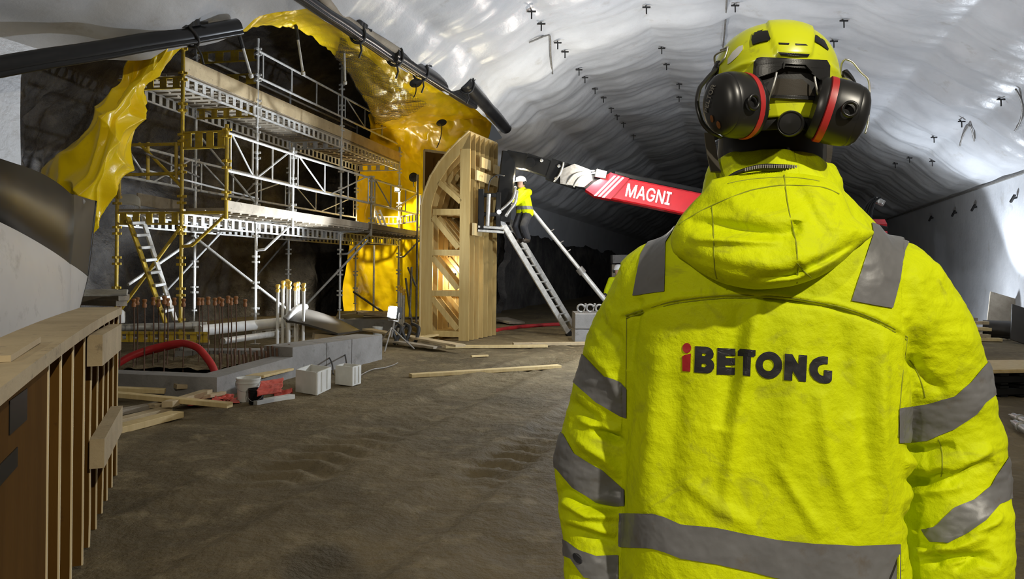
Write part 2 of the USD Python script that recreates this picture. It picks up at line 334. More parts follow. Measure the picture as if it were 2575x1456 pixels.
def build_shell():
    m = M()
    for a, b, ds in ((-9, 3, .3), (3, 34, .085), (34, 62, .3)): m.add(*lining(a, b, T_SEAM_R, T_SEAM_L, ds, .085))
    obj('ceiling', m, 'membrane', smooth=True, kind='structure', label='white sprayed membrane hanging in folds from the arched tunnel roof', cat='ceiling')
    m = M()
    for a, b, ds in ((-9, 10, .4), (10, 36, .2), (36, 62, .4)): m.add(*lining(a, b, 0, T_SEAM_R, ds, .14))
    obj('wall_right', m, 'membrane', smooth=True, kind='structure', label='smooth white membrane wall along the right side of the tunnel', cat='wall')
    m = M()
    for a, b, ds in ((-9, 4, .3), (4, 36, .14), (36, 62, .4)): m.add(*lining(a, b, T_SEAM_L, TT[-1], ds, .1))
    obj('wall_left', m, 'membrane', smooth=True, kind='structure', label='grey membrane wall on the left side of the tunnel with ragged hem', cat='wall')
    # floor: one displaced sheet of mud, finer near the camera
    xs = np.r_[np.arange(-26, -9, .5), np.arange(-9, -4.5, .085), np.arange(-4.5, 3, .048), np.arange(3, 9, .085), np.arange(9, 33, .5)]; ys = np.r_[np.arange(-10, 1.5, .5), np.arange(1.5, 13, .045), np.arange(13, 19, .07), np.arange(19, 66, .45)]
    X, Y = np.meshgrid(xs, ys, indexing='ij'); P = np.stack([X, Y, 0 * X], -1).reshape(-1, 3)
    s, p, _ = to_sp(P)
    h = .055 * (fbm(P * .45, 3, 1) - .5) + .04 * (fbm(P * 2.2, 4, 2) - .5) + .016 * (fbm(P * 9, 3, 6) - .5)
    for pc, w in ((-.95, .30), (-2.9, .34), (-1.6, .22), (3.9, .3)):      # wheel ruts with lug prints across them
        d = p - pc - .35 * np.sin(s * .16 + pc) - .02 * s
        rut = np.exp(-(d / w) ** 4); lug = np.sin((s + .6 * np.abs(d)) * 2 * np.pi / .27)
        h += rut * (-.026 + .024 * np.clip(lug * 1.6, -1, 1) * np.clip((fbm(P * .5, 2, 11) - .35) * 4, 0, 1)) + .018 * np.exp(-((np.abs(d) - w * 1.25) / .09) ** 2)
    P[:, 2] = h * np.where(Y.ravel() < 24, 1, .5)
    obj('floor', (P, grid_faces(*X.shape)), 'mud', smooth=True, kind='structure', label='brown rutted mud floor of the tunnel with tyre tracks', cat='floor')
    # the rock of the side gallery: walls in plan, leaning in to a roof
    plan = spline(A([(5.6, -7.75, 0), (6.1, -8.5, 0), (8.2, -10.0, 0), (10.2, -12.2, 0), (13, -13.9, 0), (17.5, -14.6, 0), (22, -14.1, 0), (26, -12.2, 0), (27, -9.6, 0), (25.5, -7.9, 0)]) * S, 190)
    zz = np.linspace(-.4, 7.4, 74); cen = A([16.5, -9.6]) * S
    lean = np.clip((zz - 2.6) / 4.8, 0, 1) ** 2.4 * .97
    g = np.stack([np.concatenate([plan[:, :2] * (1 - a) + cen * a, np.full((len(plan), 1), z)], 1) for z, a in zip(zz, lean)], 0)
    P = SP(g[..., 0], g[..., 1], g[..., 2]); n = grid_normals(P)
    q = P.reshape(-1, 3)
    h = 1.5 * (fbm(q * .42, 3, 21) - .5) + .55 * (fbm(q * 1.3, 4, 22) - .5) + .2 * np.abs(fbm(q * 3.1, 3, 23) - .5)
    v, f = sheet(P + n * h.reshape(P.shape[:2])[..., None], .25, -n if np.mean((P[10] - P[10].mean(0)) * n[10]) < 0 else n)
    obj('wall_back', (v, f), 'rock', smooth=40, kind='structure', label='bare blasted rock wall of the dark side gallery behind the scaffold', cat='rock wall')
    # rock behind the hem of the far left wall, the far end, and a rear wall added to keep bounced light in
    s = np.arange(FAR0 + 2.2, 62, .5); z = np.linspace(-.4, 4.6, 24); SS, ZZ = np.meshgrid(s, z, indexing='ij')
    P = SP(SS, np.full_like(SS, -8.35 * S), ZZ); q = P.reshape(-1, 3)
    P = P + NX * (.9 * (fbm(q * .6, 4, 31).reshape(SS.shape) - .5))[..., None]
    obj('wall_left_rock', sheet(P, .3), 'rock', smooth=40, kind='structure', label='dark rock face under the hem of the grey membrane', cat='rock wall')
    for nm, s0, lb in (('wall_far', 61.5, 'dark end of the tunnel far in the distance'), ('added_rear_wall', -8.6, 'added wall behind the camera that closes the tunnel to keep bounced light in')):
        p, z = np.meshgrid(np.linspace(-9, 7.5, 34), np.linspace(-.5, 7.2, 18), indexing='ij'); P = SP(np.full_like(p, s0), p, z)
        q = P.reshape(-1, 3); P = P + AX * (.8 * (fbm(q * .7, 3, 41).reshape(p.shape) - .5))[..., None]
        obj(nm, sheet(P, .3), 'rock', smooth=40, kind='structure', label=lb, cat='wall')
build_shell()
# ---------------------------------------------------------------- yellow membrane of the gallery mouth
def net3(rows): return np.stack([W([c[0] for c in r], [c[1] for c in r], [c[2] for c in r]) for r in rows])
def wrinkle(g, amp, fr, seed, folds=()):
    n = grid_normals(g); q = g.reshape(-1, 3)
    h = amp * (fbm(q * fr * .6, 3, seed) - .5) + amp * 2.4 * (.22 - np.abs(fbm(q * fr * A([1.2, 1.2, .55]), 3, seed + 5) - .5)) + amp * .30 * (.25 - np.abs(fbm(q * fr * 3.2, 3, seed + 9) - .5))
    return g + n * h.reshape(g.shape[:2])[..., None]
drape = resample(net3([
    [(340, 118, 9.1), (400, 108, 9.3), (455, 98, 9.6), (520, 86, 10.0)],
    [(322, 172, 9.3), (368, 172, 9.4), (408, 168, 9.6), (452, 142, 10.2)],
    [(275, 222, 9.3), (315, 225, 9.25), (350, 225, 9.5), (388, 210, 10.0)],
    [(222, 278, 9.3), (280, 285, 9.0), (330, 285, 9.3), (376, 252, 9.9)],
    [(168, 342, 9.4), (235, 352, 8.95), (305, 350, 9.1), (366, 330, 9.9)],
    [(100, 432, 9.6), (190, 450, 8.9), (272, 450, 8.95), (338, 408, 9.7)],
    [(130, 520, 9.6), (200, 520, 9.0), (255, 510, 9.1), (303, 495, 9.5)],
    [(195, 640, 9.3), (205, 625, 9.2), (216, 610, 9.2), (228, 598, 9.4)]]), 170, 90)
_v, _u = np.meshgrid(np.linspace(0, 1, 170), np.linspace(0, 1, 90), indexing='ij')
_q = drape.reshape(-1, 3); _w = .35 * (fbm(_q * .9, 3, 55).reshape(_u.shape) - .5)
_fold = lambda a: np.abs(np.sin(np.pi * a)) ** .8
drape = drape + grid_normals(drape)[..., :] * (.10 * _fold(2.1 * _u + 1.3 * _v + _w * 3) + .085 * _fold(2.6 * _v - 1.2 * _u + _w * 4 + .3) + .05 * _fold(4.2 * _u - 2.2 * _v + _w * 5) + .035 * (fbm(_q * 3, 3, 57).reshape(_u.shape) - .5) - .10)[..., None]
obj('yellow_membrane', sheet(drape, .012), 'yellow', smooth=True, label='crumpled yellow membrane sheet hanging from the long black pipe beside the grey machine', cat='membrane sheet')
OUT = [(575, 70, 9.8), (640, 32, 10.2), (700, 2, 10.5), (768, -6, 10.8), (866, 66, 12.3), (966, 132, 14.4), (1066, 194, 16.3), (1186, 256, 18.8), (1242, 308, 20.6)]
INN = [(600, 82, 10.9), (655, 77, 11.6), (722, 78, 12.4), (778, 98, 13.4), (842, 150, 15.2), (892, 212, 17.4), (934, 290, 19.6), (945, 335, 21.8), (935, 372, 23.2)]
mid = [tuple(A(a) * (1 - t) + A(b) * t + A([0, 9 * math.sin(math.pi * t), .25 * math.sin(math.pi * t)])) for t in (.33,) for a, b in zip(OUT, INN)]
mid2 = [tuple(A(a) * .33 + A(b) * .67 + A([0, 8, .2])) for a, b in zip(OUT, INN)]
ribbon0 = resample(net3([OUT, mid, mid2, INN]), 40, 170)
ribbon = wrinkle(ribbon0, .12, 1.6, 61)
obj('yellow_membrane', sheet(ribbon, .012), 'yellow', smooth=True, label='yellow membrane strip arching over the gallery mouth behind the black edge pipes', cat='membrane sheet')
yr = wrinkle(resample(net3([
    [(932, 296, 20.3), (1000, 270, 20.3), (1110, 262, 20.2), (1240, 306, 20.5)],
    [(930, 370, 22.4), (1000, 375, 22.4), (1110, 370, 21.6), (1228, 348, 20.9)],
    [(905, 450, 23.5), (980, 460, 23.6), (1060, 460, 22.6), (1190, 450, 21.4)],
    [(893, 560, 24), (980, 570, 24), (1060, 570, 22.8), (1150, 570, 21.7)],
    [(872, 680, 24), (970, 690, 24.1), (1060, 690, 23), (1150, 690, 21.9)],
    [(870, 797, 23.7), (970, 797, 24), (1060, 797, 23.2), (1150, 797, 22)]]), 120, 90), .20, 1.2, 71)
obj('yellow_membrane', sheet(yr, .012), 'yellow', smooth=True, label='tall yellow membrane sheet draped down the wall behind the timber formwork tower', cat='membrane sheet')
# reinforcing net on the strip, a diamond mesh of thin wires
def net():
    g = ribbon[12:, 84:140] - grid_normals(ribbon)[12:, 84:140] * .03; r, c = g.shape[:2]; pts, cnt = [], []
    for sgn in (1, -1):
        for k in range(-r, c + r, 1):
            ij = [(i, k + sgn * i if sgn > 0 else k - i + r) for i in range(r)]
            ij = [q for q in ij if 0 <= q[1] < c]
            if len(ij) > 2: pts += [g[q] for q in ij]; cnt.append(len(ij))
    b = UsdGeom.BasisCurves.Define(stage, numbered('/World/steel_net')); b.CreateTypeAttr('linear')
    b.CreatePointsAttr(Vt.Vec3fArray.FromNumpy(A(pts, np.float32))); b.CreateCurveVertexCountsAttr(cnt); b.CreateWidthsAttr([.0045]); b.SetWidthsInterpolation('constant')
    UsdShade.MaterialBindingAPI.Apply(b.GetPrim()).Bind(UsdShade.Material.Get(stage, '/World/Looks/black_matt'))
    tag(b.GetPrim(), 'fine dark wire net lying over the arching yellow membrane strip', 'net')
net()
# ---------------------------------------------------------------- pipes that stiffen the cut edge of the white membrane
def near_edge(px, py, d, gap=.34):
    s, t = hit(px, py); c = tunnel(A([s]), A([t]))[0]; k = np.linalg.norm(c[:2]); return at(px, py, c[1] - gap * c[1] / k)
def edge_pipe(a, b, r, label, ties, strip=True):
    if a[0] < 0: ties = [(.83, 1.2)]
    p0, p1 = near_edge(*a), near_edge(*b); p0 = p0 - (p1 - p0) * (.3 if a[0] < 0 else 0); t = thing('edge_pipe', label, 'pipe', p0, 'black pipes along the cut membrane edge')
    d = unit(p1 - p0); x, y, z = frame(d)
    m = M(); q = [p0 + (p1 - p0) * k / 12 + y * .004 * math.sin(k * 1.7) for k in range(13)]; m.path(q, r, 20); obj('pipe', m, 'black_pipe', t, smooth=40)
    if strip:
        m = M(); m.path([k - y * r * .78 - x * r * .55 for k in q], r * .36, 10); obj('edge_strip', m, 'black_pipe', t, smooth=40)
    for f, sc in ties:
        c = p0 + (p1 - p0) * f; m = M()
        ang = np.linspace(0, 2 * np.pi, 17)[:-1]
        m.path([c + (r * 1.1) * (math.cos(k) * x + math.sin(k) * y * 1.25) + d * .03 * math.sin(2 * k) for k in ang], .016 * sc, 6, closed=True)
        for e in (-.07, .02, .08): m.lathe([(.01, -.05), (.05 * sc, -.045), (.055 * sc, .02), (.02, .05)], c + y * r * 1.25 + d * e - x * .04, y, 9)
        m.path([c + y * r * 1.2, c + y * r * 1.1 + d * .12 - x * .05, c + y * r * .9 + d * .2 - x * .12], .014 * sc, 6)
        m.path([c - y * r * 1.1 - x * .03, c - y * (r + .14) - x * .05 + d * .02, c - y * (r + .24) + d * .04], .012 * sc, 6)
        obj('cable_tie', m, 'black_matt', t, smooth=40)
    return t
edge_pipe((-70, 178, 8.15), (598, 68, 9.95), .098, 'long black pipe tied under the grey membrane at the upper left', [(.78, 1.2)])
edge_pipe((742, -22, 10.2), (998, 150, 14.4), .10, 'black edge pipe slanting down from the top of the gallery mouth', [(.55, 1.3)])
edge_pipe((985, 133, 14.0), (1188, 258, 18.5), .125, 'middle black edge pipe between the slanting pipe and the loose end', [(.3, 1.2), (.03, 1.3)])
edge_pipe((1166, 203, 17.8), (1272, 322, 20.3), .14, 'loose black pipe end sticking out above the timber formwork tower', [(.05, 1.2)], strip=False)
m = M(); m.path(spline([near_edge(800, -18, 0, .3), near_edge(866, 48, 0, .3), near_edge(930, 88, 0, .3), near_edge(1000, 128, 0, .3)], 24), .07, 12)
obj('rolled_membrane', m, 'plank_grey', smooth=True, label='rolled grey membrane edge lying along the slanting black pipe', cat='membrane roll')
def flap():   # the grey flap of white membrane that the pipes pull down
    pts = [[(835, -20, 10.6), (885, 30, 11.9), (905, 28, 12.4)], [(880, 44, 12.0), (935, 66, 13), (965, 78, 13.8)], [(930, 84, 13.3), (975, 108, 14.1), (1000, 120, 14.6)], [(975, 118, 14.2), (1003, 136, 14.7), (1030, 132, 15.2)],
           [(1020, 150, 15.0), (1052, 150, 15.8), (1075, 156, 16.4)], [(1085, 190, 16.6), (1118, 202, 17.3), (1130, 205, 17.6)], [(1160, 236, 18), (1180, 244, 18.6), (1192, 240, 18.9)]]
    obj('membrane_flap', sheet(wrinkle(resample(np.stack([np.stack([near_edge(x, y, 0, .16) for x, y, d in r]) for r in pts]), 60, 24), .05, 2.2, 81), .012), 'membrane', smooth=True, label='grey flap of white membrane pulled over the black edge pipes', cat='membrane flap')
flap()
# long thin rods hanging from the roof of the gallery
for k, (a, b, lb) in enumerate((((601, 86, 11.5), (633, 196, 11.9), 'thin rod hanging at the end of the long black pipe'),
                              ((744, 66, 12.6), (763, 190, 12.9), 'thin rod hanging in the middle of the yellow arch'),
                              ((864, 70, 14.5), (868, 213, 14.8), 'thin rod hanging beside the right scaffold pole'))):
    p0, p1 = W(*a), W(*b); t = thing('hanging_rod', lb, 'rod', p1, 'rods hanging from the gallery roof'); m = M(); m.tube(p0, p1, .022, 8); obj('rod', m, 'galvanised', t, smooth=40)
    m = M(); m.lathe([(.02, 0), (.036, .01), (.036, .06), (.02, .07)], p1, p0 - p1, 10); obj('rod_end', m, 'galvanised', t, smooth=40)
    m = M(); m.lathe([(.03, 0), (.03, .2), (.02, .22)], p0 - unit(p0 - p1) * .2, p0 - p1, 8); obj('socket', m, 'black_matt', t, smooth=40)
for px, py, d, tail, lb in ((1045, 208, 16.4, (1040, 245), 'upper black anchor plate on the yellow membrane'), (1110, 308, 19.7, (1098, 372), 'black anchor plate on the yellow membrane above the brown panel'), (1040, 446, 22.0, (1041, 470), 'round black hole plate on the yellow sheet beside the brown panel')):
    c = W(px, py, d); t = thing('anchor_plate', lb, 'anchor plate', c, 'black anchor plates on the yellow membrane')
    n = unit(A([0, 0, EYE]) - c) if py > 400 else unit(A([.25, -.45, -.85]))
    m = M(); m.lathe([(.02, 0), (.125, .004), (.13, .012), (.05, .03), (.02, .04)], c, n, 20, sx=1.0, sy=1.0); obj('plate', m, 'black_matt', t, smooth=30)
    m = M(); m.path(spline([c + n * .03, c + n * .06 - A([0, 0, .1]), W(tail[0], tail[1], d - .1)], 8), .011, 6); obj('wire', m, 'black_matt', t, smooth=True)
# black anchors that hold the white membrane
ANCH = [(1330, 13), (1353, 40), (1400, 100), (1417, 120), (1452, 163), (1468, 188), (1495, 220), (1517, 243), (1535, 265), (1550, 285), (1565, 302), (1623, 12), (1662, 110), (1674, 157), (1706, 237),
        (1706, 205), (1845, 3), (1850, 95), (2120, 38), (2095, 90), (2510, 245), (2415, 298), (2345, 340), (2292, 380), (2345, 395), (2252, 402), (1590, 330)]
def anchors():
    first = None
    for k, (px, py) in enumerate(ANCH):
        s, t = hit(px, py); c = tunnel(A([s]), A([t]))[0]
        to = unit(A([0, 0, EYE]) - c)
        if first is None:
            first = thing('membrane_anchor', 'small black anchor stub poking through the white tunnel roof membrane', 'anchor', c, 'black anchors in the white tunnel roof membrane'); first_c = c
            m = M(); m.path([c + A([0, .02, .02]), c + A([0, -.09, -.05]), c + A([0, -.10, -.18])], .013, 7); obj('stem', m, 'black_matt', first, smooth=40)
            m = M(); m.bar(c + A([-.075, -.09, -.05]), c + A([.075, -.09, -.05]), .03, .024); obj('cross_bar', m, 'black_matt', first)
        else: dup(first, c - first_c)
    w0 = None
    for px, py, lb in ((2556, 500, 'black anchor on the right wall, nearest to the edge of the photo'), (2455, 523, 'second black anchor on the right wall below the seam'), (2405, 537, 'third black anchor on the right wall below the seam'), (2345, 550, 'smallest and farthest black anchor on the right wall')):
        s, t = hit(px, py); c = tunnel(A([s]), A([t]))[0]
        if w0 is None:
            w0, wc = thing('wall_anchor', lb, 'anchor', c, 'black anchors on the right tunnel wall'), c
            m = M(); m.tube(c + A([.05, 0, .02]), c + A([-.13, -.07, -.03]), .022, 8); obj('stem', m, 'black_matt', w0, smooth=40)
            m = M(); m.bar(c + A([-.13, -.13, .05]), c + A([-.12, .03, -.10]), .045, .045); obj('cross_bar', m, 'black_matt', w0)
        else: dup(w0, c - wc, lb)
    for pts, lb in ((((1322, 92), (1345, 83), (1381, 86), (1379, 130), (1381, 172)), 'bent dark strap hanging from the roof membrane left of centre'), (((1827, -10), (1824, 40), (1818, 104)), 'long dark strap hanging from the roof near the helmet'),
                    (((2424, 352), (2428, 330), (2440, 312), (2455, 345)), 'forked dark strap on the right of the roof'), (((2556, 222), (2572, 260), (2560, 312)), 'curved dark strap at the right edge of the roof')):
        P = []
        for px, py in pts:
            s, t = hit(px, py); c = tunnel(A([s]), A([t]))[0]; P.append(c + unit(A([0, 0, EYE]) - c) * .12)
        m = M(); m.path(spline(P, 14), .018, 6); obj('hanging_strap', m, 'steel_dull', smooth=True, label=lb, cat='strap', group='straps hanging from the tunnel roof')
    # the seam cord along the right wall
    s = np.arange(8, 50, .4); c = tunnel(s, np.full_like(s, T_SEAM_R)); m = M(); m.path(c - NX * .05, .03, 6); obj('wall_seam', m, 'steel_dull', smooth=True, kind='structure', label='dark welded seam between wall and roof membrane', cat='seam')
anchors()

# ---------------------------------------------------------------- the big grey machine at the left
def machine():
    top = [(-330, 270, 4.2), (-120, 362, 4.9), (0, 405, 5.5), (80, 432, 6.2), (135, 462, 6.75), (163, 484, 7.05), (176, 490, 7.3)]
    b1 = [(-330, 430, 4.2), (-120, 510, 4.9), (0, 563, 5.5), (80, 606, 6.1), (135, 640, 6.6), (160, 658, 6.9), (168, 664, 7.15)]
    b2 = [(-330, 800, 4.1), (-120, 840, 4.8), (0, 860, 5.4), (80, 850, 5.95), (130, 835, 6.4), (152, 822, 6.7), (162, 812, 7.0)]
    b3 = [(-330, 1200, 4.2), (-120, 1130, 4.9), (0, 1060, 5.5), (70, 1020, 6.0), (112, 990, 6.4), (130, 970, 6.7), (138, 960, 7.0)]
    base = W(-100, 900, 6); base[2] = 0
    t = thing('excavator_cab', 'big grey machine body with a black upper band at the left edge', 'machine', base)
    def shell(rows, nr, nc, name, mt, th, smooth=True):
        g = resample(net3(rows), nr, nc); v = sheet(g, th); obj(name, v, mt, t, smooth=30)
        return g
    out = lambda r, k: [(x, y, d + k) for x, y, d in r]
    m1 = [tuple((A(a) + A(b)) / 2 + A([(0, 2, 4, 6, 6, 5, 4)[i], 0, -.06])) for i, (a, b) in enumerate(zip(top, b1))]
    m2 = [tuple((A(a) + A(b)) / 2 + A([(0, 2, 4, 5, 5, 4, 3)[i], 0, -.05])) for i, (a, b) in enumerate(zip(b1, b2))]
    shell([top, m1, b1], 14, 60, 'upper_panel', 'machine_black', -.03)
    shell([[(x, y + 1.5, d) for x, y, d in b1], m2, b2, b3], 30, 60, 'lower_panel', 'machine_grey', -.03)
    s0 = [(176, 488, 7.32), (205, 497, 7.9), (236, 505, 8.5)]
    s1 = [(168, 663, 7.17), (195, 680, 7.8), (214, 694, 8.4)]
    s2 = [(162, 812, 7.02), (180, 808, 7.6), (186, 800, 8.2)]
    s3 = [(138, 960, 7.02), (150, 950, 7.6), (158, 940, 8.2)]
    shell([s0, s1], 8, 10, 'side_panel', 'machine_dark', -.03); shell([[(x, y + 1.5, d) for x, y, d in s1], s2, s3], 16, 10, 'lower_side_panel', 'machine_grey', -.03)
    # closed off by a solid inner body, the back and the top
    v = np.vstack([W(*A(r).T) for r in (out(top, .12), out(b2, .12), out(b3, .12), out(s0[2:], .12), out(s3[2:], .12))])
    sh = A([-2.2, 1.6, 0]); body = trimesh.convex.convex_hull(np.vstack([v - A([0, 0, .04]), v + sh * .6 - A([0, 0, .04])]))
    obj('body', (body.vertices, body.faces), 'machine_dark', t)
    m = M(); c = body.vertices.mean(0); lo = body.vertices[:, 2].min()
    for dx, dy in ((-1.1, -.6), (-.35, -.2), (-1.0, .7), (-.3, .75)): m = M(); m.lathe([(.05, -.17), (.40, -.16), (.46, -.1), (.46, .1), (.40, .16), (.05, .17)], (c[0] + dx, c[1] + dy, .45), (.9, .35, 0), 24); obj('wheel', m, 'tyre', t, smooth=40)
    # joints, the vertical edge moulding and the bolt head on the panels
    m = M(); m.path(spline(W(*A([(-120, 440, 4.83), (0, 482, 5.43), (80, 514, 6.08), (135, 546, 6.6), (172, 570, 7.1)]).T), 30), .004, 5); obj('panel_seam', m, 'machine_dark', t, smooth=True)
    m = M(); m.path(spline(W(*A([(178, 490, 7.28), (172, 580, 7.16), (168, 664, 7.1), (163, 740, 7.05), (160, 812, 6.98)]).T), 24), .022, 8); obj('corner_moulding', m, 'machine_black', t, smooth=True)
    m = M(); m.path(spline(W(*A([(236, 505, 8.45), (226, 600, 8.4), (214, 694, 8.35), (200, 750, 8.3), (186, 800, 8.15)]).T), 24), .03, 8); obj('rear_moulding', m, 'machine_black', t, smooth=True)
    m = M(); m.lathe([(.03, 0), (.03, .012), (.01, .02)], W(206, 507, 7.83), (.5, -.8, 0), 10); obj('bolt', m, 'steel', t, smooth=40)
machine()

# ---------------------------------------------------------------- stud panel leaning in the left foreground
def stud_panel():
    bot = G(*A([(205, 1420), (225, 1375), (243, 1330), (257, 1290), (270, 1258), (282, 1225), (292, 1195)]).T)
    b, a = np.polyfit(bot[:, 1], bot[:, 0], 1)
    def on(px, z=.6):          # the distance at which the panel's face line passes the direction px
        d = np.linspace(1.2, 8, 6801); q = A([a + b * d, d, np.full_like(d, z)]).T; return float(d[np.argmin(np.abs(proj(q)[0] - px))])
    P = lambda d, z=0.0: A([a + b * d, d, z])
    t = thing('stud_panel', 'brown plywood formwork panel with pale-edged upright ribs in the left foreground', 'formwork panel', P(3.5))
    along = unit(P(5) - P(3)); nrm = A([along[1], -along[0], 0])
    rail = []
    for px, py in ((-40, 990), (0, 962), (60, 918), (130, 868), (200, 826), (255, 792), (288, 778)):
        d = on(px, 1.2); rail.append([d, float(at(px, py, d)[2])])
    rail = A(rail); zr = np.poly1d(np.polyfit(rail[:, 0], rail[:, 1], 2))
    ds = [on(118), on(150), on(181)] + list(bot[:, 1])
    for k, d in enumerate(ds):
        wav = .018 if k in (4, 6) else 0.0; z = np.linspace(.0, float(zr(d)) - .05, 9 if wav else 2); m = M()
        for f0, f1, nm, mt in ((-.26, -.004, 'rib', 'plywood_brown'), (-.004, .003, 'rib_edge', 'wood_edge')):
            m = M(); off = wav * np.sin(np.linspace(0, 9, len(z)))
            L = [P(d, q) + along * o for q, o in zip(z, off)]
            v = np.vstack([[p + nrm * f0 - along * .010, p + nrm * f1 - along * .010, p + nrm * f1 + along * .010, p + nrm * f0 + along * .010] for p in L]); f = []
            for i in range(len(L) - 1): f += [[i * 4 + j, i * 4 + (j + 1) % 4, i * 4 + 4 + (j + 1) % 4, i * 4 + 4 + j] for j in range(4)]
            f += [[0, 3, 2, 1], [len(v) - 4, len(v) - 3, len(v) - 2, len(v) - 1]]
            m.add(v, f); r = obj(nm, m, mt, t if nm == 'rib' else r, label=None)
    d0, d1 = on(-40), ds[0]; n = 12; dd = np.linspace(d0, d1 - .012, n)      # the flush sheet at the near end
    v = np.vstack([[P(d, 0) - nrm * .02, P(d, 0) - nrm * .001, P(d, float(zr(d)) - .02) - nrm * .001, P(d, float(zr(d)) - .02) - nrm * .02] for d in dd]); f = [[i * 4 + j, i * 4 + (j + 1) % 4, i * 4 + 4 + (j + 1) % 4, i * 4 + 4 + j] for i in range(n - 1) for j in range(4)] + [[0, 3, 2, 1], [4 * n - 4, 4 * n - 3, 4 * n - 2, 4 * n - 1]]
    m = M(); m.add(v, f); obj('plywood_sheet', m, 'plywood_brown', t)
    v2 = v.copy(); m = M()                                                    # plywood skin at the back of the ribs
    dd = np.linspace(d1, ds[-1], n); v = np.vstack([[P(d, 0) - nrm * .285, P(d, 0) - nrm * .262, P(d, float(zr(d)) - .05) - nrm * .262, P(d, float(zr(d)) - .05) - nrm * .285] for d in dd]); m.add(v, f); obj('back_sheet', m, 'plywood_brown', t)
    for x0, y0, x1, y1 in ((22, 1008, 66, 1095), (-5, 1172, 43, 1226)):
        q = [P(on(x, .9), 0) for x in (x0, x1)]; z = [at(x0, y, q[0][1])[2] for y in (y1, y0)]
        m = M(); m.bar(A([*q[0][:2], sum(z) / 2]), A([*q[1][:2], sum(z) / 2]), .004, abs(z[1] - z[0])); obj('dark_tape_patch', m, 'machine_black', t)
    dd = np.linspace(d0, ds[-1] + .03, 40); zz = zr(np.minimum(dd, rail[-1, 0]))
    v = np.vstack([[P(d, z - .05) - nrm * .24, P(d, z - .05) + nrm * .02, P(d, z) + nrm * .02, P(d, z) - nrm * .24] for d, z in zip(dd, zz)]); n = 40
    f = [[i * 4 + j, i * 4 + (j + 1) % 4, i * 4 + 4 + (j + 1) % 4, i * 4 + 4 + j] for i in range(n - 1) for j in range(4)] + [[0, 3, 2, 1], [4 * n - 4, 4 * n - 3, 4 * n - 2, 4 * n - 1]]
    m = M(); m.add(v, f); obj('top_rail', m, 'plank', t)
    da, db = on(72, 1.2), on(140, 1.2); m = M(); m.bar(P(da, float(zr(da)) + .012) - nrm * .15, P(db, float(zr(db)) + .016) - nrm * .15, .2, .022); obj('loose_strip', m, 'plank', t)
    for (x0, x1, ya, yb, yc, yd) in ((213, 270, 843, 922, 815, 880), (222, 276, 1106, 1180, 1022, 1086)):
        dA, dB = on(x0), on(x1); zA0, zA1, zB0, zB1 = at(x0, yb, dA)[2], at(x0, ya, dA)[2], at(x1, yd, dB)[2], at(x1, yc, dB)[2]
        q = [P(dA, zA0), P(dB, zB0), P(dB, zB1), P(dA, zA1)]; v = [p + nrm * .006 for p in q] + [p + nrm * .075 for p in q]
        m = M(); m.add(v, [[0, 3, 2, 1], [4, 5, 6, 7], [0, 1, 5, 4], [1, 2, 6, 5], [2, 3, 7, 6], [3, 0, 4, 7]]); obj('cleat', m, 'plank', t)
stud_panel()

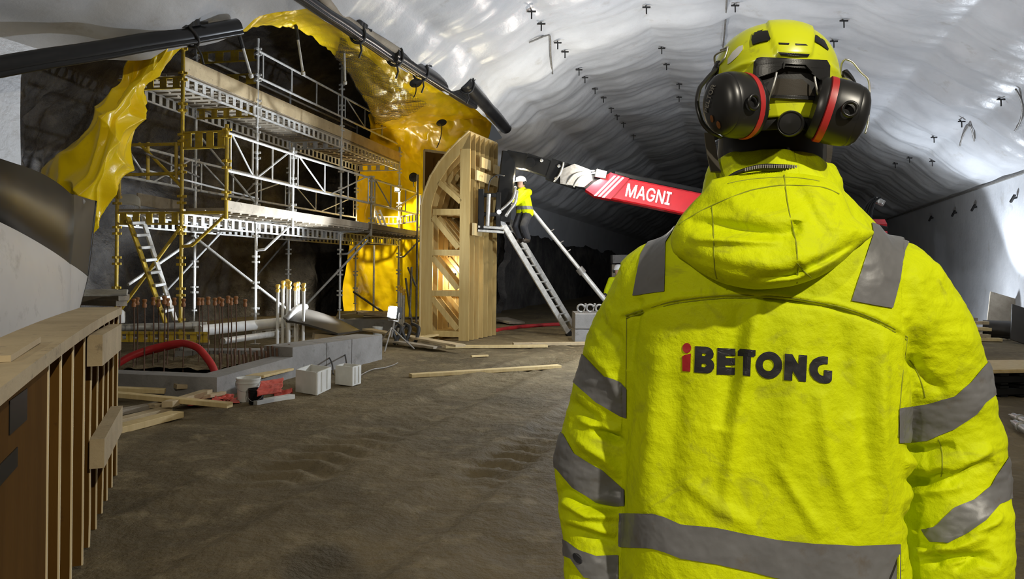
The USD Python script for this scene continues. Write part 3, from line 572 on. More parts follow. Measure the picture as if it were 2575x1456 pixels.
# ---------------------------------------------------------------- scaffold
def scaffold():
    B = [W(455, 700, 12.3), W(643, 700, 14.6), W(855, 700, 18.4), W(1002, 700, 22.5)]
    Ar = [W(293, 700, 12.55), W(489, 700, 14.9), W(725, 700, 18.7), W(894, 700, 22.8)]
    C = [W(569, 500, 12.1), W(736, 500, 14.4), W(934, 500, 18.2), W(1058, 500, 22.1)]
    t = thing('scaffold', 'tall yellow and galvanised site scaffold with two decks in the gallery mouth', 'scaffold', (B[1][0], B[1][1], 0))
    ZL, ZU = 2.32, 4.40
    at_z = lambda p, z: A([p[0], p[1], z])
    def pole(p, z0, z1, mt, r=.028, step=.47, ph=0.0):
        m = M(); m.tube(at_z(p, z0), at_z(p, z1), r, 10); q = obj('pole', m, mt, t, smooth=40)
        z = z0 + .3 + ph
        while z < z1 - .1:
            for dz in (0, .10):
                m = M()
                for u in ((1, 0), (0, 1)):
                    m.bar(at_z(p, z + dz) - A([*u, 0]) * .068, at_z(p, z + dz) + A([*u, 0]) * .068, .034, .036)
                obj('coupling', m, mt, q)
            z += step
        return q
    ft = [[.02, 5.0, 'scaffold_yellow'], [.08, 5.62, 'galvanised'], [.30, 6.2, 'galvanised'], [.3, 5.6, 'galvanised']]
    for p, (z0, z1, mt) in zip(B, ft): pole(p, z0 + .25, z1, mt)
    for p, (z0, z1, mt) in zip(Ar, [[.02, 3.5, 'scaffold_yellow'], [.45, 5.7, 'galvanised'], [.3, 5.6, 'galvanised'], [.25, 5.5, 'galvanised']]): pole(p, z0 + .25, z1, mt)
    for p, z0 in list(zip(B, (.02, .08, .30, .3))) + list(zip(Ar, (.02, .45, .3, .25))):
        m = M(); m.tube(at_z(p, z0), at_z(p, z0 + .3), .017, 8); m.lathe([(.02, 0), (.055, .0), (.055, .03), (.02, .035)], at_z(p, z0 + .2), (0, 0, 1), 10); m.box(at_z(p, z0 + .006), (.15, .15, .012)); obj('base_jack', m, 'galvanised', t, smooth=30)
    for p, z1, mt in zip(C, (3.62, 3.62, 3.55, 3.5), ('scaffold_yellow', 'galvanised', 'galvanised', 'galvanised')): pole(p, ZL - .12, z1, mt)
    def lattice(p, q, z, hgt, mt, name='lattice_beam', hole=.11):
        p, q = at_z(p, z), at_z(q, z); m = M(); up = A([0, 0, hgt])
        m.bar(p, q, .032, .028); m.bar(p - up, q - up, .032, .028); L = np.linalg.norm(q - p); n = max(3, int(L / (2 * hole)))
        for k in range(n + 1):
            c = p + (q - p) * (k + .5) / (n + 1); m.bar(c, c - up, hole * .8, .012, up=unit(np.cross(q - p, up)))
        return obj(name, m, mt, t)
    def rail(p, q, r=.024, mt='galvanised', name='guard_rail'): m = M(); m.tube(p, q, r, 8); return obj(name, m, mt, t, smooth=40)
    def planks(pa, pb, qa, qb, z, n, gap=.012, mt='plank_grey'):
        """n boards side by side from the line pa-pb to the line qa-qb."""
        for k in range(n):
            u0, u1 = (k + .03) / n, (k + .97) / n; c = [pa + (qa - pa) * u0, pa + (qa - pa) * u1, pb + (qb - pb) * u1, pb + (qb - pb) * u0]
            v = [at_z(x, z) for x in c] + [at_z(x, z + .045) for x in c]; m = M(); m.add(v, [[0, 3, 2, 1], [4, 5, 6, 7], [0, 1, 5, 4], [1, 2, 6, 5], [2, 3, 7, 6], [3, 0, 4, 7]])
            # ribs under the steel boards
            e = unit(at_z(pb, 0) - at_z(pa, 0)); L = np.linalg.norm((pb - pa)[:2]); s_ = unit(at_z(qa, 0) - at_z(pa, 0)); mid = (c[0] + c[1]) / 2; wd = np.linalg.norm((c[1] - c[0])[:2])
            for r in np.arange(.2, L - .1, .26): m.bar(at_z(mid, z - .012) + e * r - s_ * wd * .44, at_z(mid, z - .012) + e * r + s_ * wd * .44, .05, .03)
            obj('deck_board', m, mt, t)
    for i in range(3):
        planks(Ar[i], Ar[i + 1], B[i], B[i + 1], ZU, 4); planks(Ar[i], Ar[i + 1], B[i], B[i + 1], ZL, 4, mt='plank_grey')
        planks(B[i] + (C[i] - B[i]) * .08, B[i + 1] + (C[i + 1] - B[i + 1]) * .08, C[i], C[i + 1], ZL + .002, 2)
        for Q in (Ar, B):
            lattice(Q[i], Q[i + 1], ZU - .02, .17, 'galvanised'); lattice(Q[i], Q[i + 1], ZL - .04, .17, 'galvanised')
        # fascia board along the outer edge of the upper deck
        m = M(); m.bar(at_z(B[i], ZU + .17), at_z(B[i + 1], ZU + .17), .03, .24); obj('toe_board', m, 'plank', t)
        m = M(); m.bar(at_z(C[i], ZL + .10), at_z(C[i + 1], ZL + .10), .025, .12); obj('toe_board', m, 'plank_grey', t)
        for Q, z0, h, dg in ((B, ZU, 1.0, i == 2), (C, ZL, 1.18, True), (Ar, ZL, 1.1, True)):
            if Q is B and i == 0: continue
            a, b = Q[i], Q[i + 1]; zt, zm = z0 + h, z0 + h * .52
            rail(at_z(a, zt), at_z(b, zt)); rail(at_z(a, zm), at_z(b, zm))
            for f in (.05, .35, .65, .95): rail(at_z(a + (b - a) * f, zt), at_z(a + (b - a) * f, zm), .016, name='rail_post')
            if dg:
                rail(at_z(a + (b - a) * .06, zt), at_z(a + (b - a) * .36, zm), .016, name='rail_brace'); rail(at_z(a + (b - a) * .42, zm), at_z(a + (b - a) * .92, zt), .016, name='rail_brace')
        if i: rail(at_z(Ar[i], ZU + 1.0), at_z(Ar[i + 1], ZU + 1.0)); rail(at_z(Ar[i], ZU + .5), at_z(Ar[i + 1], ZU + .5))
    for i in range(4):
        mt = 'scaffold_yellow' if i < 2 else 'galvanised'
        lattice(Ar[i], B[i], ZL - .02, .17, 'scaffold_yellow' if i == 0 else 'galvanised', 'transom', .14); lattice(Ar[i], B[i], ZU - .03, .16, mt, 'transom', .14)
        rail(at_z(B[i], ZL - .02), at_z(C[i], ZL - .02), .025, 'scaffold_yellow' if i == 0 else 'galvanised', 'bracket_arm')
        rail(at_z(C[i], ZL - .05), at_z(B[i] + (C[i] - B[i]) * .25, ZL - .52), .024, 'scaffold_yellow' if i == 0 else 'galvanised', 'bracket_strut'); rail(at_z(B[i] + (C[i] - B[i]) * .25, ZL - .52), at_z(B[i], ZL - .54), .024, 'scaffold_yellow' if i == 0 else 'galvanised', 'bracket_strut')
    # yellow end frames: guard frame of the lower deck, crossed frame at the left, end frame of the upper deck
    lattice(B[0], C[0], 3.52, .24, 'scaffold_yellow', 'end_frame', .15); lattice(Ar[1], B[1], 5.42, .19, 'scaffold_yellow', 'end_frame', .2); lattice(Ar[1], B[1], 4.98, .17, 'scaffold_yellow', 'end_frame', .2)
    for a, b in (((310, 365, 12.5), (455, 362, 12.3)), ((300, 440, 12.5), (455, 436, 12.3)), ((350, 360, 12.45), (455, 468, 12.3)), ((300, 380, 12.5), (300, 500, 12.5)), ((372, 358, 12.45), (372, 452, 12.45)), ((443, 358, 12.3), (443, 450, 12.3))): rail(W(*a), W(*b), .026, 'scaffold_yellow', 'end_frame_bar')
    for a, b, r, mt in (((494, 600, 14.85), (765, 812, 14.7), .026, 'galvanised'), ((322, 716, 12.9), (487, 603, 14.8), .026, 'galvanised'), ((282, 808, 12.2), (452, 574, 12.25), .028, 'scaffold_yellow'),
                        ((700, 840, 18.3), (925, 603, 18.0), .026, 'galvanised'), ((494, 610, 14.95), (700, 400, 18.6), .018, 'steel_dull'), ((410, 740, 15.6), (560, 580, 15.6), .022, 'galvanised'), ((640, 700, 18.9), (760, 560, 18.9), .022, 'steel_dull'),
                        ((505, 345, 14.9), (650, 520, 15.0), .02, 'galvanised'), ((890, 735, 22.6), (1045, 840, 17.6), .03, 'steel_dull'), ((365, 385, 12.2), (500, 445, 13.2), .018, 'steel_dull')):
        rail(W(*a), W(*b), r, mt, 'brace')
    # lattice girders lying on the lower deck, rails of the back row
    m = M(); m.bar(W(355, 425, 13.5), W(650, 500, 15.3), .03, .03); obj('back_rail', m, 'galvanised', t)
    # stair ladder up to the lower deck
    l0, l1, r0, r1 = W(321, 546, 12.25), W(416, 812, 11.9), W(357, 545, 12.4), W(441, 806, 12.05)
    sl = M(); sl.bar(l0, l1, .03, .09, up=(0, 1, .4), ch=.004); lad = obj('stair_ladder', sl, 'scaffold_yellow', t)
    sl = M(); sl.bar(r0, r1, .03, .09, up=(0, 1, .4), ch=.004); obj('stringer', sl, 'galvanised', lad)
    for k in range(9):
        f = (k + .5) / 8.4
        if f > 1: break
        m = M(); m.bar(l0 + (l1 - l0) * f + A([.01, 0, 0]), r0 + (r1 - r0) * f - A([.01, 0, 0]), .14, .045, ch=.004); obj('tread', m, 'galvanised', lad)
    # beige board and sheet standing on the lower deck behind the yellow frame
    g = net3([[(302, 490, 13.2), (345, 492, 13.3), (352, 520, 13.1)], [(302, 512, 12.9), (345, 516, 13), (352, 530, 12.9)]]); obj('cover_sheet', sheet(resample(g, 6, 12), .02), 'white_board', t)
    m = M(); m.bar(W(345, 500, 13.3), W(455, 520, 14.6), .03, .2); obj('cover_board', m, 'plank_grey', t)
scaffold()
# far scaffold tower with ladder behind, in front of the yellow sheet
def far_tower():
    t = thing('scaffold_tower', 'dark slender scaffold tower with a short ladder before the yellow sheet', 'scaffold', G(1000, 800))
    q = [W(940, 700, 23.3), W(1003, 700, 23.2), W(1048, 700, 21.7)]
    for p in q: m = M(); m.tube(A([*p[:2], .02]), A([*p[:2], 4.0]), .03, 8); obj('pole', m, 'steel_dull', t, smooth=40)
    for a, b in ((0, 1), (1, 2)):
        for z in (2.95, 2.75): m = M(); m.bar(A([*q[a][:2], z]), A([*q[b][:2], z]), .03, .04); obj('ledger', m, 'steel_dull', t)
        for k in range(6): c = q[a] + (q[b] - q[a]) * (k + .5) / 6; m = M(); m.bar(A([*c[:2], 2.95]), A([*c[:2], 2.75]), .03, .04, up=(0, 1, 0)); obj('strut', m, 'steel_dull', t)
    a0, a1, b0, b1 = W(945, 530, 23), W(968, 590, 23), W(955, 528, 23), W(978, 588, 23)
    l = M(); l.bar(a0, a1, .04, .05); l.bar(b0, b1, .04, .05)
    for k in range(4): l.bar(a0 + (a1 - a0) * (k + .5) / 4, b0 + (b1 - b0) * (k + .5) / 4, .03, .03)
    obj('ladder', l, 'black_matt', t)
    for a, b in (((1020, 700, 21.6), (1040, 845, 21)), ((1035, 672, 21.6), (1030, 800, 21)), ((1026, 672, 21.7), (1046, 720, 21.6)), ((985, 800, 22), (1046, 800, 21.8))): m = M(); m.tube(W(*a), W(*b), .03, 8); obj('strut', m, 'steel_dull', t, smooth=40)
far_tower()

# ---------------------------------------------------------------- timber formwork tower
def tower():
    c, l, r = G(1175, 858), G(1055, 854), G(1246, 843)
    ex, ey = unit(l - c), unit(r - c); w, dep = np.linalg.norm(l - c), np.linalg.norm(r - c); zt = float(at(1190, 330, c[1])[2])
    t = thing('formwork_tower', 'tall timber formwork tower with a curved truss side and upright ribs', 'formwork', c)
    k = w / (1175 - 1056.)
    fx = lambda px, py: ((1175 + (858 - py) * .028) - px) * k
    dl = lambda px: c[1] + (l[1] - c[1]) * np.clip((1175 - px) / 120., 0, 1)
    arc = [(fx(px, py), float(at(px, py, dl(px))[2])) for px, py in ((1061, 540), (1064, 515), (1075, 480), (1092, 440), (1115, 405), (1142, 374), (1168, 348), (1190, 330))]
    arc = [(max(min(a, w), .0), b) for a, b in arc]; arc[-1] = (0.0, zt)
    full = Polygon([(0, 0), (w, 0)] + arc); inner = full.buffer(-.20, join_style=2)
    arch = full.difference(full.buffer(-.2)).intersection(Polygon([(.0, arc[0][1] - .15), (w + .1, arc[0][1] - .15), (w + .1, zt + 1), (-.1, zt + 1)])).difference(Polygon([(-.1, -1), (.215, -1), (.215, zt - .35), (-.1, zt - .35)]))
    z_of = lambda py: float(at(1110, py, (c[1] + l[1]) / 2)[2])
    hz = [z_of(y) for y in (840, 738, 635, 532)]
    def frame_parts(y0, th, front):
        o = c + ey * y0
        def put(name, poly, mt='wood', dth=th, off=0.0):
            for g in getattr(poly, 'geoms', [poly]):
                if g.area < .004: continue
                m = M(); m.prism(Polygon(g.exterior), o + ey * off + ey * dth, ex, A([0, 0, 1.0]), dth); obj(name, m, mt, t)
        put('leg', Polygon([(0, 0), (.21, 0), (.21, zt - .42), (0, zt - .02)])); put('leg', Polygon([(w - .24, 0), (w, 0), (w, arc[0][1] - .15), (w - .24, arc[0][1] - .15)]))
        put('arch_rib', arch)
        for a, b in zip(hz, hz[1:] + [None]):
            put('rail', Polygon([(.21, a - .06), (w - .24, a - .06), (w - .24, a + .06), (.21, a + .06)]))
            if b is not None: q = A([(w - .24, b - .1), (.24, a + .1)]); e = unit(q[1] - q[0]); n = A([-e[1], e[0]]) * .055; put('brace', Polygon([q[0] + n, q[1] + n, q[1] - n, q[0] - n]).intersection(full), dth=th * .9, off=th * .05)
        q = A([(.2, hz[3] + .2), (w * .66, hz[3] + .62)]); e = unit(q[1] - q[0]); n = A([-e[1], e[0]]) * .05; put('brace', Polygon([q[0] + n, q[1] + n, q[1] - n, q[0] - n]).intersection(full))
    n = 7
    for i in range(n): frame_parts(i * (dep - .05) / (n - 1), .05, i == 0)
    # upright boards inside, skin of the curved side, and short boards nailed over the ribs
    for i in range(8):
        x0 = .27 + i * (w - .54) / 8; m = M(); m.bar(c + ey * (dep * .55) + ex * (x0 + .055) + A([0, 0, .02]), c + ey * (dep * .55) + ex * (x0 + .055) + A([0, 0, hz[3] - .35 - .02 * (i % 3)]), (w - .54) / 8 * .94, .025, up=ey); obj('inner_board', m, ('wood', 'wood_pale')[i % 2], t)
    for i in range(6):
        y0 = (i + .5) * dep / 6; m = M(); m.bar(c + ey * y0 + ex * .17 + A([0, 0, .02]), c + ey * y0 + ex * .17 + A([0, 0, hz[3] - .3]), dep / 6 * .5, .025, up=ex); obj('face_board', m, ('wood_pale', 'wood')[i % 2], t)
    sk = [(w, 0)] + arc
    for i in range(len(sk) - 1):
        a, b = A(sk[i]), A(sk[i + 1])
        if np.linalg.norm(b - a) < .02: continue
        p, q = c + ex * a[0] + A([0, 0, a[1]]), c + ex * b[0] + A([0, 0, b[1]]); nn = unit(np.cross(ey, q - p)); m = M(); m.bar((p + q) / 2 + nn * .012 * (1 if np.dot(nn, ex + A([0, 0, .5])) > 0 else -1), (p + q) / 2 + nn * .012 * (1 if np.dot(nn, ex + A([0, 0, .5])) > 0 else -1) + ey * dep, np.linalg.norm(q - p), .02, up=nn); obj('skin_panel', m, 'wood_pale', t)
    for (x0, y0, x1, y1, h, nm) in ((1203, 408, 1226, 417, .22, 'cleat'), (1191, 440, 1246, 460, .2, 'cleat'), (1236, 425, 1252, 432, .2, 'cleat'), (1184, 576, 1204, 580, .25, 'packing_block')):
        fa, fb = (x0 - 1182) / 74., (x1 - 1182) / 74.; da, db = c[1] + (r[1] - c[1]) * fa, c[1] + (r[1] - c[1]) * fb
        p, q = at(x0, y0, da) - ex * .05, at(x1, y1, db) - ex * .05; m = M(); m.bar(p, q, .05, h); obj(nm, m, 'wood_pale', t)
tower()
def unseen_inner_lamp():  # unseen lamp, placed to brighten the boards inside the tower
    c, l, r = G(1175, 858), G(1055, 854), G(1246, 843); p = c + (l - c) * .52 + (r - c) * .30 + A([0, 0, 1.35]); t = thing('unseen_lamp', 'small unseen lamp placed to light the inside of the timber formwork tower', 'work lamp', p)
    m = M(); m.bar(p - A([0, .06, .1]), p - A([0, .02, .1]) + A([0, 0, .13]), .16, .05, up=(0, 1, 0), ch=.008); obj('housing', m, 'black_matt', t); m = M(); m.bar(p + A([0, .01, -.07]), p + A([0, .01, .03]), .13, .012, up=(0, 1, 0)); obj('lamp_glass', m, 'lamp_glow_warm', t)
    lamp(str(t.GetPath()) + '/light', p + A([0, .1, .05]) - locs[str(t.GetPath())], 13, (1, .93, .72), .05)
unseen_inner_lamp()

def brown_panel():
    a, b = W(1064, 700, 18.6), W(1140, 700, 19.2); z0, z1 = float(W(1064, 560, 18.6)[2]), float(W(1064, 378, 18.6)[2]); t = thing('formwork_shutter', 'dark brown plywood panel with a pale edge behind the timber formwork tower', 'panel', A([a[0], a[1], 0]))
    at_ = lambda p, z: A([p[0], p[1], z]); m = M(); m.bar(at_((a + b) / 2, .0), at_((a + b) / 2, z1), np.linalg.norm(b - a), .04, up=unit(np.cross(b - a, (0, 0, 1)))); obj('sheet', m, 'plywood_brown', t)
    for p, q in ((at_(a, 0), at_(a, z1)), (at_(a, z1), at_(b, z1)), (at_(b, 0), at_(b, z1))): m = M(); m.bar(p, q, .045, .06); obj('edge_batten', m, 'wood_pale', t)
    for f in (.35, .68): c = a + (b - a) * f; m = M(); m.bar(at_(c, 0) - A([0, .04, 0]), at_(c, z1 - .15) - A([0, .04, 0]), .03, .05, up=(0, 1, 0)); obj('rib', m, 'plywood_brown', t)
brown_panel()
# ---------------------------------------------------------------- lamps of the site, and unseen ones behind the worker
def tripod_lamp(p, label, watts, col, aim, k=1.0, stand=True, beams=None, group=None, glowmat='lamp_glow', r=.09):
    """A flood lamp: housing, glass and its light, on a tripod or a foot."""
    p = A(p, float); t = thing('flood_lamp', label, 'work lamp', A([p[0], p[1], 0]) if stand else p, group); z = unit(A(aim, float) - p); x, y, _ = frame(z)
    m = M(); m.bar(p - z * .12, p - z * .015, .3 * k, .22 * k, up=y, ch=.02); obj('housing', m, 'black_matt', t)
    m = M(); m.bar(p - z * .014, p + z * .004, .26 * k, .18 * k, up=y); obj('lamp_glass', m, glowmat, t)
    m = M(); m.path([p - z * .06 - x * .17 * k, p - z * .06 - x * .17 * k - y * .15 * k, p - z * .06 + x * .17 * k - y * .15 * k, p - z * .06 + x * .17 * k], .012, 6); obj('bracket', m, 'steel_dull', t, smooth=40)
    if stand:
        b = A([p[0], p[1], 0]); m = M(); m.tube(b + A([0, 0, .25]), p - A([0, 0, .14]) - z * .06, .018, 8); obj('mast', m, 'steel_dull', t, smooth=40)
        for k in range(3): a = k * 2.094 + .4; m = M(); m.tube(b + A([0, 0, min(.55, p[2] * .6)]), b + A([.42 * math.cos(a), .42 * math.sin(a), .03]), .013, 7); obj('leg', m, 'steel_dull', t, smooth=40)
    q = p + z * (.02 + r) - locs[str(t.GetPath())]
    for k_, (w_, to, cone) in enumerate(beams or [(watts, None, None)]): lamp(str(t.GetPath()) + '/light' + (f'_{k_:03d}' if k_ else ''), q, w_, col, r, aim=None if to is None else q + A(to), cone=cone)
    return t
P_GAL = W(985, 785, 14.4)
tripod_lamp(P_GAL, 'bright flood lamp low on a stand left of the timber formwork tower', 130, COOL, P_GAL + A([-.75, -.62, .12]), beams=[(460, (-1, -.1, .66), 46), (150, (1, .42, .35), 50)])
P_FAR = W(998, 476, 22.4); tripod_lamp(P_FAR, 'small lit lamp on the far end of the scaffold before the yellow sheet', 26, WARM, P_FAR + A([-.2, -1, -.2]), stand=False, k=.5, r=.05, beams=[(170, (.15, .1, -1), 72), (14, (-.2, -1, .1), 80)])
P_UNSEEN_WALL = W(2345, 745, 19.6); tripod_lamp(P_UNSEEN_WALL, 'unseen lamp on a tripod behind the worker, placed to light the right wall and roof', 105, COOL, P_UNSEEN_WALL + A([1, .1, .2]), beams=[(48, None, None), (190, (.05, -.45, 1), 60)])  # out of view behind the worker, placed to light the right wall and roof
P_HI2 = W(1760, 640, 12.2); tripod_lamp(P_HI2, 'unseen lamp on a tripod behind the worker, placed to light the tower and roof', 210, COOL, P_HI2 + A([-1, .55, .5]))  # out of view behind the worker, placed to light the tower and the vault

# ---------------------------------------------------------------- figures
def figure(bones, res=.02, smooth=12):
    B = []
    for a, ra, b, rb in bones:
        pts = np.vstack([A(a) + trimesh.creation.icosphere(1, ra).vertices, A(b) + trimesh.creation.icosphere(1, rb).vertices]); B.append(manifold3d.Manifold.hull_points(pts))
    m = manifold3d.Manifold.batch_boolean(B, manifold3d.OpType.Add).refine_to_length(res).to_mesh()
    t = trimesh.Trimesh(m.vert_properties[:, :3], m.tri_verts); trimesh.smoothing.filter_taubin(t, iterations=smooth); return t
def small_worker(base, face, label, knees=.0, lamp_on=False, reach=None, lean=0.0, hgt=1.78, helmet='white_paint'):
    """A distant worker in a yellow jacket, dark trousers and helmet; face = direction in plan he looks in."""
    f = unit(A([*face, 0.])); r = A([f[1], -f[0], 0.]); u = A([0, 0, 1.0]); k = hgt / 1.78; b = A(base, float)
    X = lambda a, c, h: b + (r * a + f * c + u * h) * k
    hip, ft = .92 - knees * .25, knees * .22
    t = thing('person', label, 'person', b)
    hips = [X(s * .1, -ft * .4, hip) for s in (-1, 1)]; kn = [X(s * .12, ft + .03, hip * .53) for s in (-1, 1)]; an = [X(s * .12, -.02, .09) for s in (-1, 1)]
    ch, nk, hd = X(0, lean * .6 - ft * .2, hip + .45), X(0, lean * .85, hip + .6), X(0, lean + .02, hip + .74)
    sh = [X(s * .19, lean * .7, hip + .50) for s in (-1, 1)]; el = [X(s * .30, lean * .5 + .04, hip + .24) for s in (-1, 1)]; wr = [X(s * .28, lean + .22, hip + .14) for s in (-1, 1)]
    if reach is not None: el = [(A(sh[i]) + A(reach)) / 2 + A([0, 0, -.08]) + r * (.06, -.0)[i] for i in (0, 1)]; wr = [A(reach) + r * s * .1 for s in (-1, 1)]
    bones = [(hips[0], .1, hips[1], .1), (hips[0], .11, ch, .13), (hips[1], .11, ch, .13), (ch, .12, nk, .06), (nk, .055, hd, .075), (hd, .09, X(0, lean + .05, hip + .69), .07), (sh[0], .07, sh[1], .07)]
    for i in (0, 1): bones += [(hips[i], .09, kn[i], .062), (kn[i], .06, an[i], .042), (an[i], .04, an[i] + f * .14 * k - u * .045 * k, .035), (sh[i], .06, el[i], .047), (el[i], .044, wr[i], .032), (wr[i], .036, wr[i] + f * .09 - u * .02, .028)]
    obj('body', figure(bones, .035), 'skin', t, smooth=True)
    ln = [(hips[0], .115, hips[1], .115)]
    for i in (0, 1): ln += [(hips[i], .11, kn[i], .085), (kn[i], .083, an[i] + u * .03, .07)]
    obj('trousers', figure(ln, .035), 'trousers', t, smooth=True)
    for i in (0, 1): obj('boot', figure([(an[i] + u * .06, .062, an[i] - u * .02, .06), (an[i] - u * .025, .05, an[i] + f * .15 * k - u * .04 * k, .045)], .03), 'boot', t, smooth=True)
    jk = [(hips[0], .125, ch, .15), (hips[1], .125, ch, .15), (ch, .15, nk, .075), (sh[0], .085, sh[1], .085)]
    for i in (0, 1): jk += [(sh[i], .08, el[i], .066), (el[i], .064, wr[i], .05)]
    jm = figure(jk, .03); j = obj('jacket', jm, 'hivis', t, smooth=True)
    g = (jm.vertices - A(b)) @ u - (hip + .12) * k; v, fc = clip(jm.vertices + jm.vertex_normals * .006, jm.faces, .035 - np.abs(g)); obj('reflective_band', (v, fc), 'reflective', j)
    for i in (0, 1): obj('glove', figure([(wr[i], .042, wr[i] + f * .06, .045)] + [(wr[i] + f * .06 + r * q, .013, wr[i] + f * .12 + r * q - u * .03, .011) for q in (-.03, -.01, .01, .03)] + [(wr[i] + f * .03 - r * .04, .014, wr[i] + f * .08 - r * .06, .012)], .015, 4), 'glove', t, smooth=True)
    hc = A(hd) + u * .035; m = M(); m.lathe([(.118, -.01), (.122, 0), (.112, .05), (.085, .095), (.04, .118), (.004, .122)], hc, u, 20, sx=.92, sy=1.12, up=f); h = obj('helmet', m, helmet, t, smooth=50)
    m = M(); m.bar(hc + f * .1, hc + f * .17 - u * .01, .16, .012); obj('peak', m, helmet, h)
    for s in (-1, 1): m = M(); m.lathe([(.02, -.02), (.045, -.015), (.045, .02), (.03, .035)], A(hd) + r * s * .095, r * s, 12); obj('ear_muff', m, 'black_matt', h, smooth=40)
    if lamp_on:
        p = hc + f * .14 + u * .05; m = M(); m.lathe([(.02, -.03), (.03, 0), (.028, .015)], p, f, 12); obj('head_lamp', m, 'lamp_glow_warm', h, smooth=40); lamp(str(t.GetPath()) + '/light', p + f * .06 - locs[str(t.GetPath())], 22, WARM, .03)
    return t

# ---------------------------------------------------------------- telehandler
def telehandler():
    a, b = W(1484, 462, 16.7), W(2215, 612, 16.3); d = unit(b - a); up = unit(A([0, 0, 1]) - d * d[2]); n = unit(np.cross(d, up))      # n towards the camera
    t = thing('telehandler', 'red telescopic handler with long boom lettered in white, mostly hidden behind the worker', 'telehandler', G(2050, 850))
    H, Wd = .48, .42
    m = M(); m.bar(a + d * .32, b, Wd, H, up=up, ch=.03); bm = obj('boom', m, 'red_paint', t)
    m = M(); poly = [(-.12, -.16), (.10, -.25), (.42, -.25), (.70, .24), (.30, .28), (.16, .14), (.02, .02)]; m.prism(poly, a + d * .05 + n * -.23, d, up, .46); obj('boom_head', m, 'red_paint', bm)
    m = M(); m.bar(a + d * .45 + up * (H / 2 + .05), b + up * (H / 2 + .05), .34, .10, up=up, ch=.02); obj('cable_tray', m, 'machine_black', bm)
    for k in range(3): x0 = .34 + k * .085; m = M(); m.prism([(x0, -.25), (x0 + .045, -.25), (x0 + .36, .235), (x0 + .315, .235)], a + d * -.22 + n * (.231), d, up, .004); obj('white_stripe', m, 'white_paint', bm)
    tm = meshkit.text_mesh('MAGNI', .255, .006, bold=True); tv = np.array(tm.vertices); tv[:, 0] *= .76; o = a + d * .72 - up * .125 + n * (Wd / 2 + .002)
    m = M(); m.add(o + tv[:, :1] * d + tv[:, 1:2] * up + tv[:, 2:] * n, tm.faces); obj('lettering', m, 'white_paint', bm, label='white painted lettering on the red boom')
    # inner dark boom with its goose neck, hoses, pins
    s0, s1 = W(1326, 408, 17.2), a + d * .2
    dd = unit(s1 - s0); uu = unit(A([0, 0, 1]) - dd * dd[2]); nn = unit(np.cross(dd, uu))
    m = M(); m.bar(s0, s1, .34, .36, up=uu, ch=.03); ib = obj('inner_boom', m, 'machine_black', t)
    m = M(); m.bar(s0 + dd * .55, s1 - dd * .5, .36, .46, up=uu, ch=.03); obj('slide_collar', m, 'machine_black', ib)
    m = M(); m.prism([(0, -.22), (.5, -.14), (.62, .05), (.5, .24), (.15, .26), (-.1, .05)], s1 - dd * .75 + nn * .18, dd, uu, .05); obj('cheek_plate', m, 'steel_dull', ib)
    for q, w in ((.35, .12), (.75, .12), (.95, -.10), (1.25, .12), (1.3, -.12), (.78, -.14)): m = M(); m.lathe([(.035, 0), (.035, .03), (.02, .04)], s0 + dd * q + nn * .17 + uu * w, nn, 10); obj('bolt', m, 'steel', ib, smooth=40)
    for k, (q0, q1) in enumerate(((.82, .86), (1.05, 1.5), (1.2, 1.75))): m = M(); m.path(spline([s0 + dd * q0 + nn * .2 + uu * .22, s0 + dd * (q0 + .02) + nn * .24, s0 + dd * (q0 - .06) + nn * .2 - uu * .22] if k == 0 else [s0 + dd * q0 + nn * .22 - uu * .2, s0 + dd * (q0 + .1) + nn * .26 + uu * .05, s0 + dd * q1 + nn * .2 + uu * (.2 + .05 * k)], 14), .02, 7); obj('hose', m, 'steel', ib, smooth=True)
    m = M(); m.lathe([(.11, 0), (.11, .03), (.06, .035)], s0 + dd * .12 + nn * .17, nn, 18); obj('pin', m, 'machine_black', ib, smooth=40)
    # carriage that holds the formwork tower
    c0 = W(1282, 400, 17.3); m = M(); m.bar(c0 + A([.0, 0, .12]), W(1262, 560, 17.0), .30, .34, up=(1, 0, 0), ch=.03); ca = obj('carriage', m, 'machine_black', t)
    m = M(); m.bar(s0 + dd * .1, c0 - A([.05, 0, 0]), .3, .36, ch=.03); obj('knuckle', m, 'machine_black', ca)
    q = W(1234, 527, 16.75); m = M(); m.bar(q + A([-.20, 0, -.42]), q + A([-.20, 0, .42]), .12, .16, up=(0, 1, 0), ch=.01); m.bar(q + A([.16, 0.05, -.42]), q + A([.16, 0.05, .36]), .1, .14, up=(0, 1, 0), ch=.01); obj('fork_frame', m, 'machine_black', ca)
    for z in (-.38, -.1, .3): m = M(); m.bar(q + A([-.2, .02, z]), q + A([.2, .04, z]), .1, .08, ch=.01); obj('cross_member', m, 'machine_black', ca)
    m = M(); m.tube(q + A([-.06, -.04, -.34]), q + A([-.04, -.06, .32]), .045, 12); obj('ram', m, 'steel', ca, smooth=40)
    for z, l in ((-.44, .32), (-.36, .2)): m = M(); m.bar(q + A([-.26, -.06, z]), q + A([.28, 0, z - .03]), .05, .06, ch=.01); obj('clamp_bar', m, 'steel', ca)
    m = M(); m.path(spline([W(1296, 470, 16.9), W(1292, 495, 16.8), W(1276, 515, 16.8), W(1257, 530, 16.8)], 12), .03, 8); obj('hose', m, 'steel', ca, smooth=True)
    m = M(); m.path(spline([W(1300, 480, 16.9), W(1297, 505, 16.8), W(1278, 535, 16.7), W(1272, 545, 16.7)], 12), .035, 8); obj('hose', m, 'steel', ca, smooth=True)
    m = M(); m.path(spline([W(1228, 480, 16.8), W(1232, 455, 16.7), W(1252, 440, 16.7), W(1268, 442, 16.8)], 12), .014, 7); obj('hose', m, 'black_matt', ca, smooth=True)
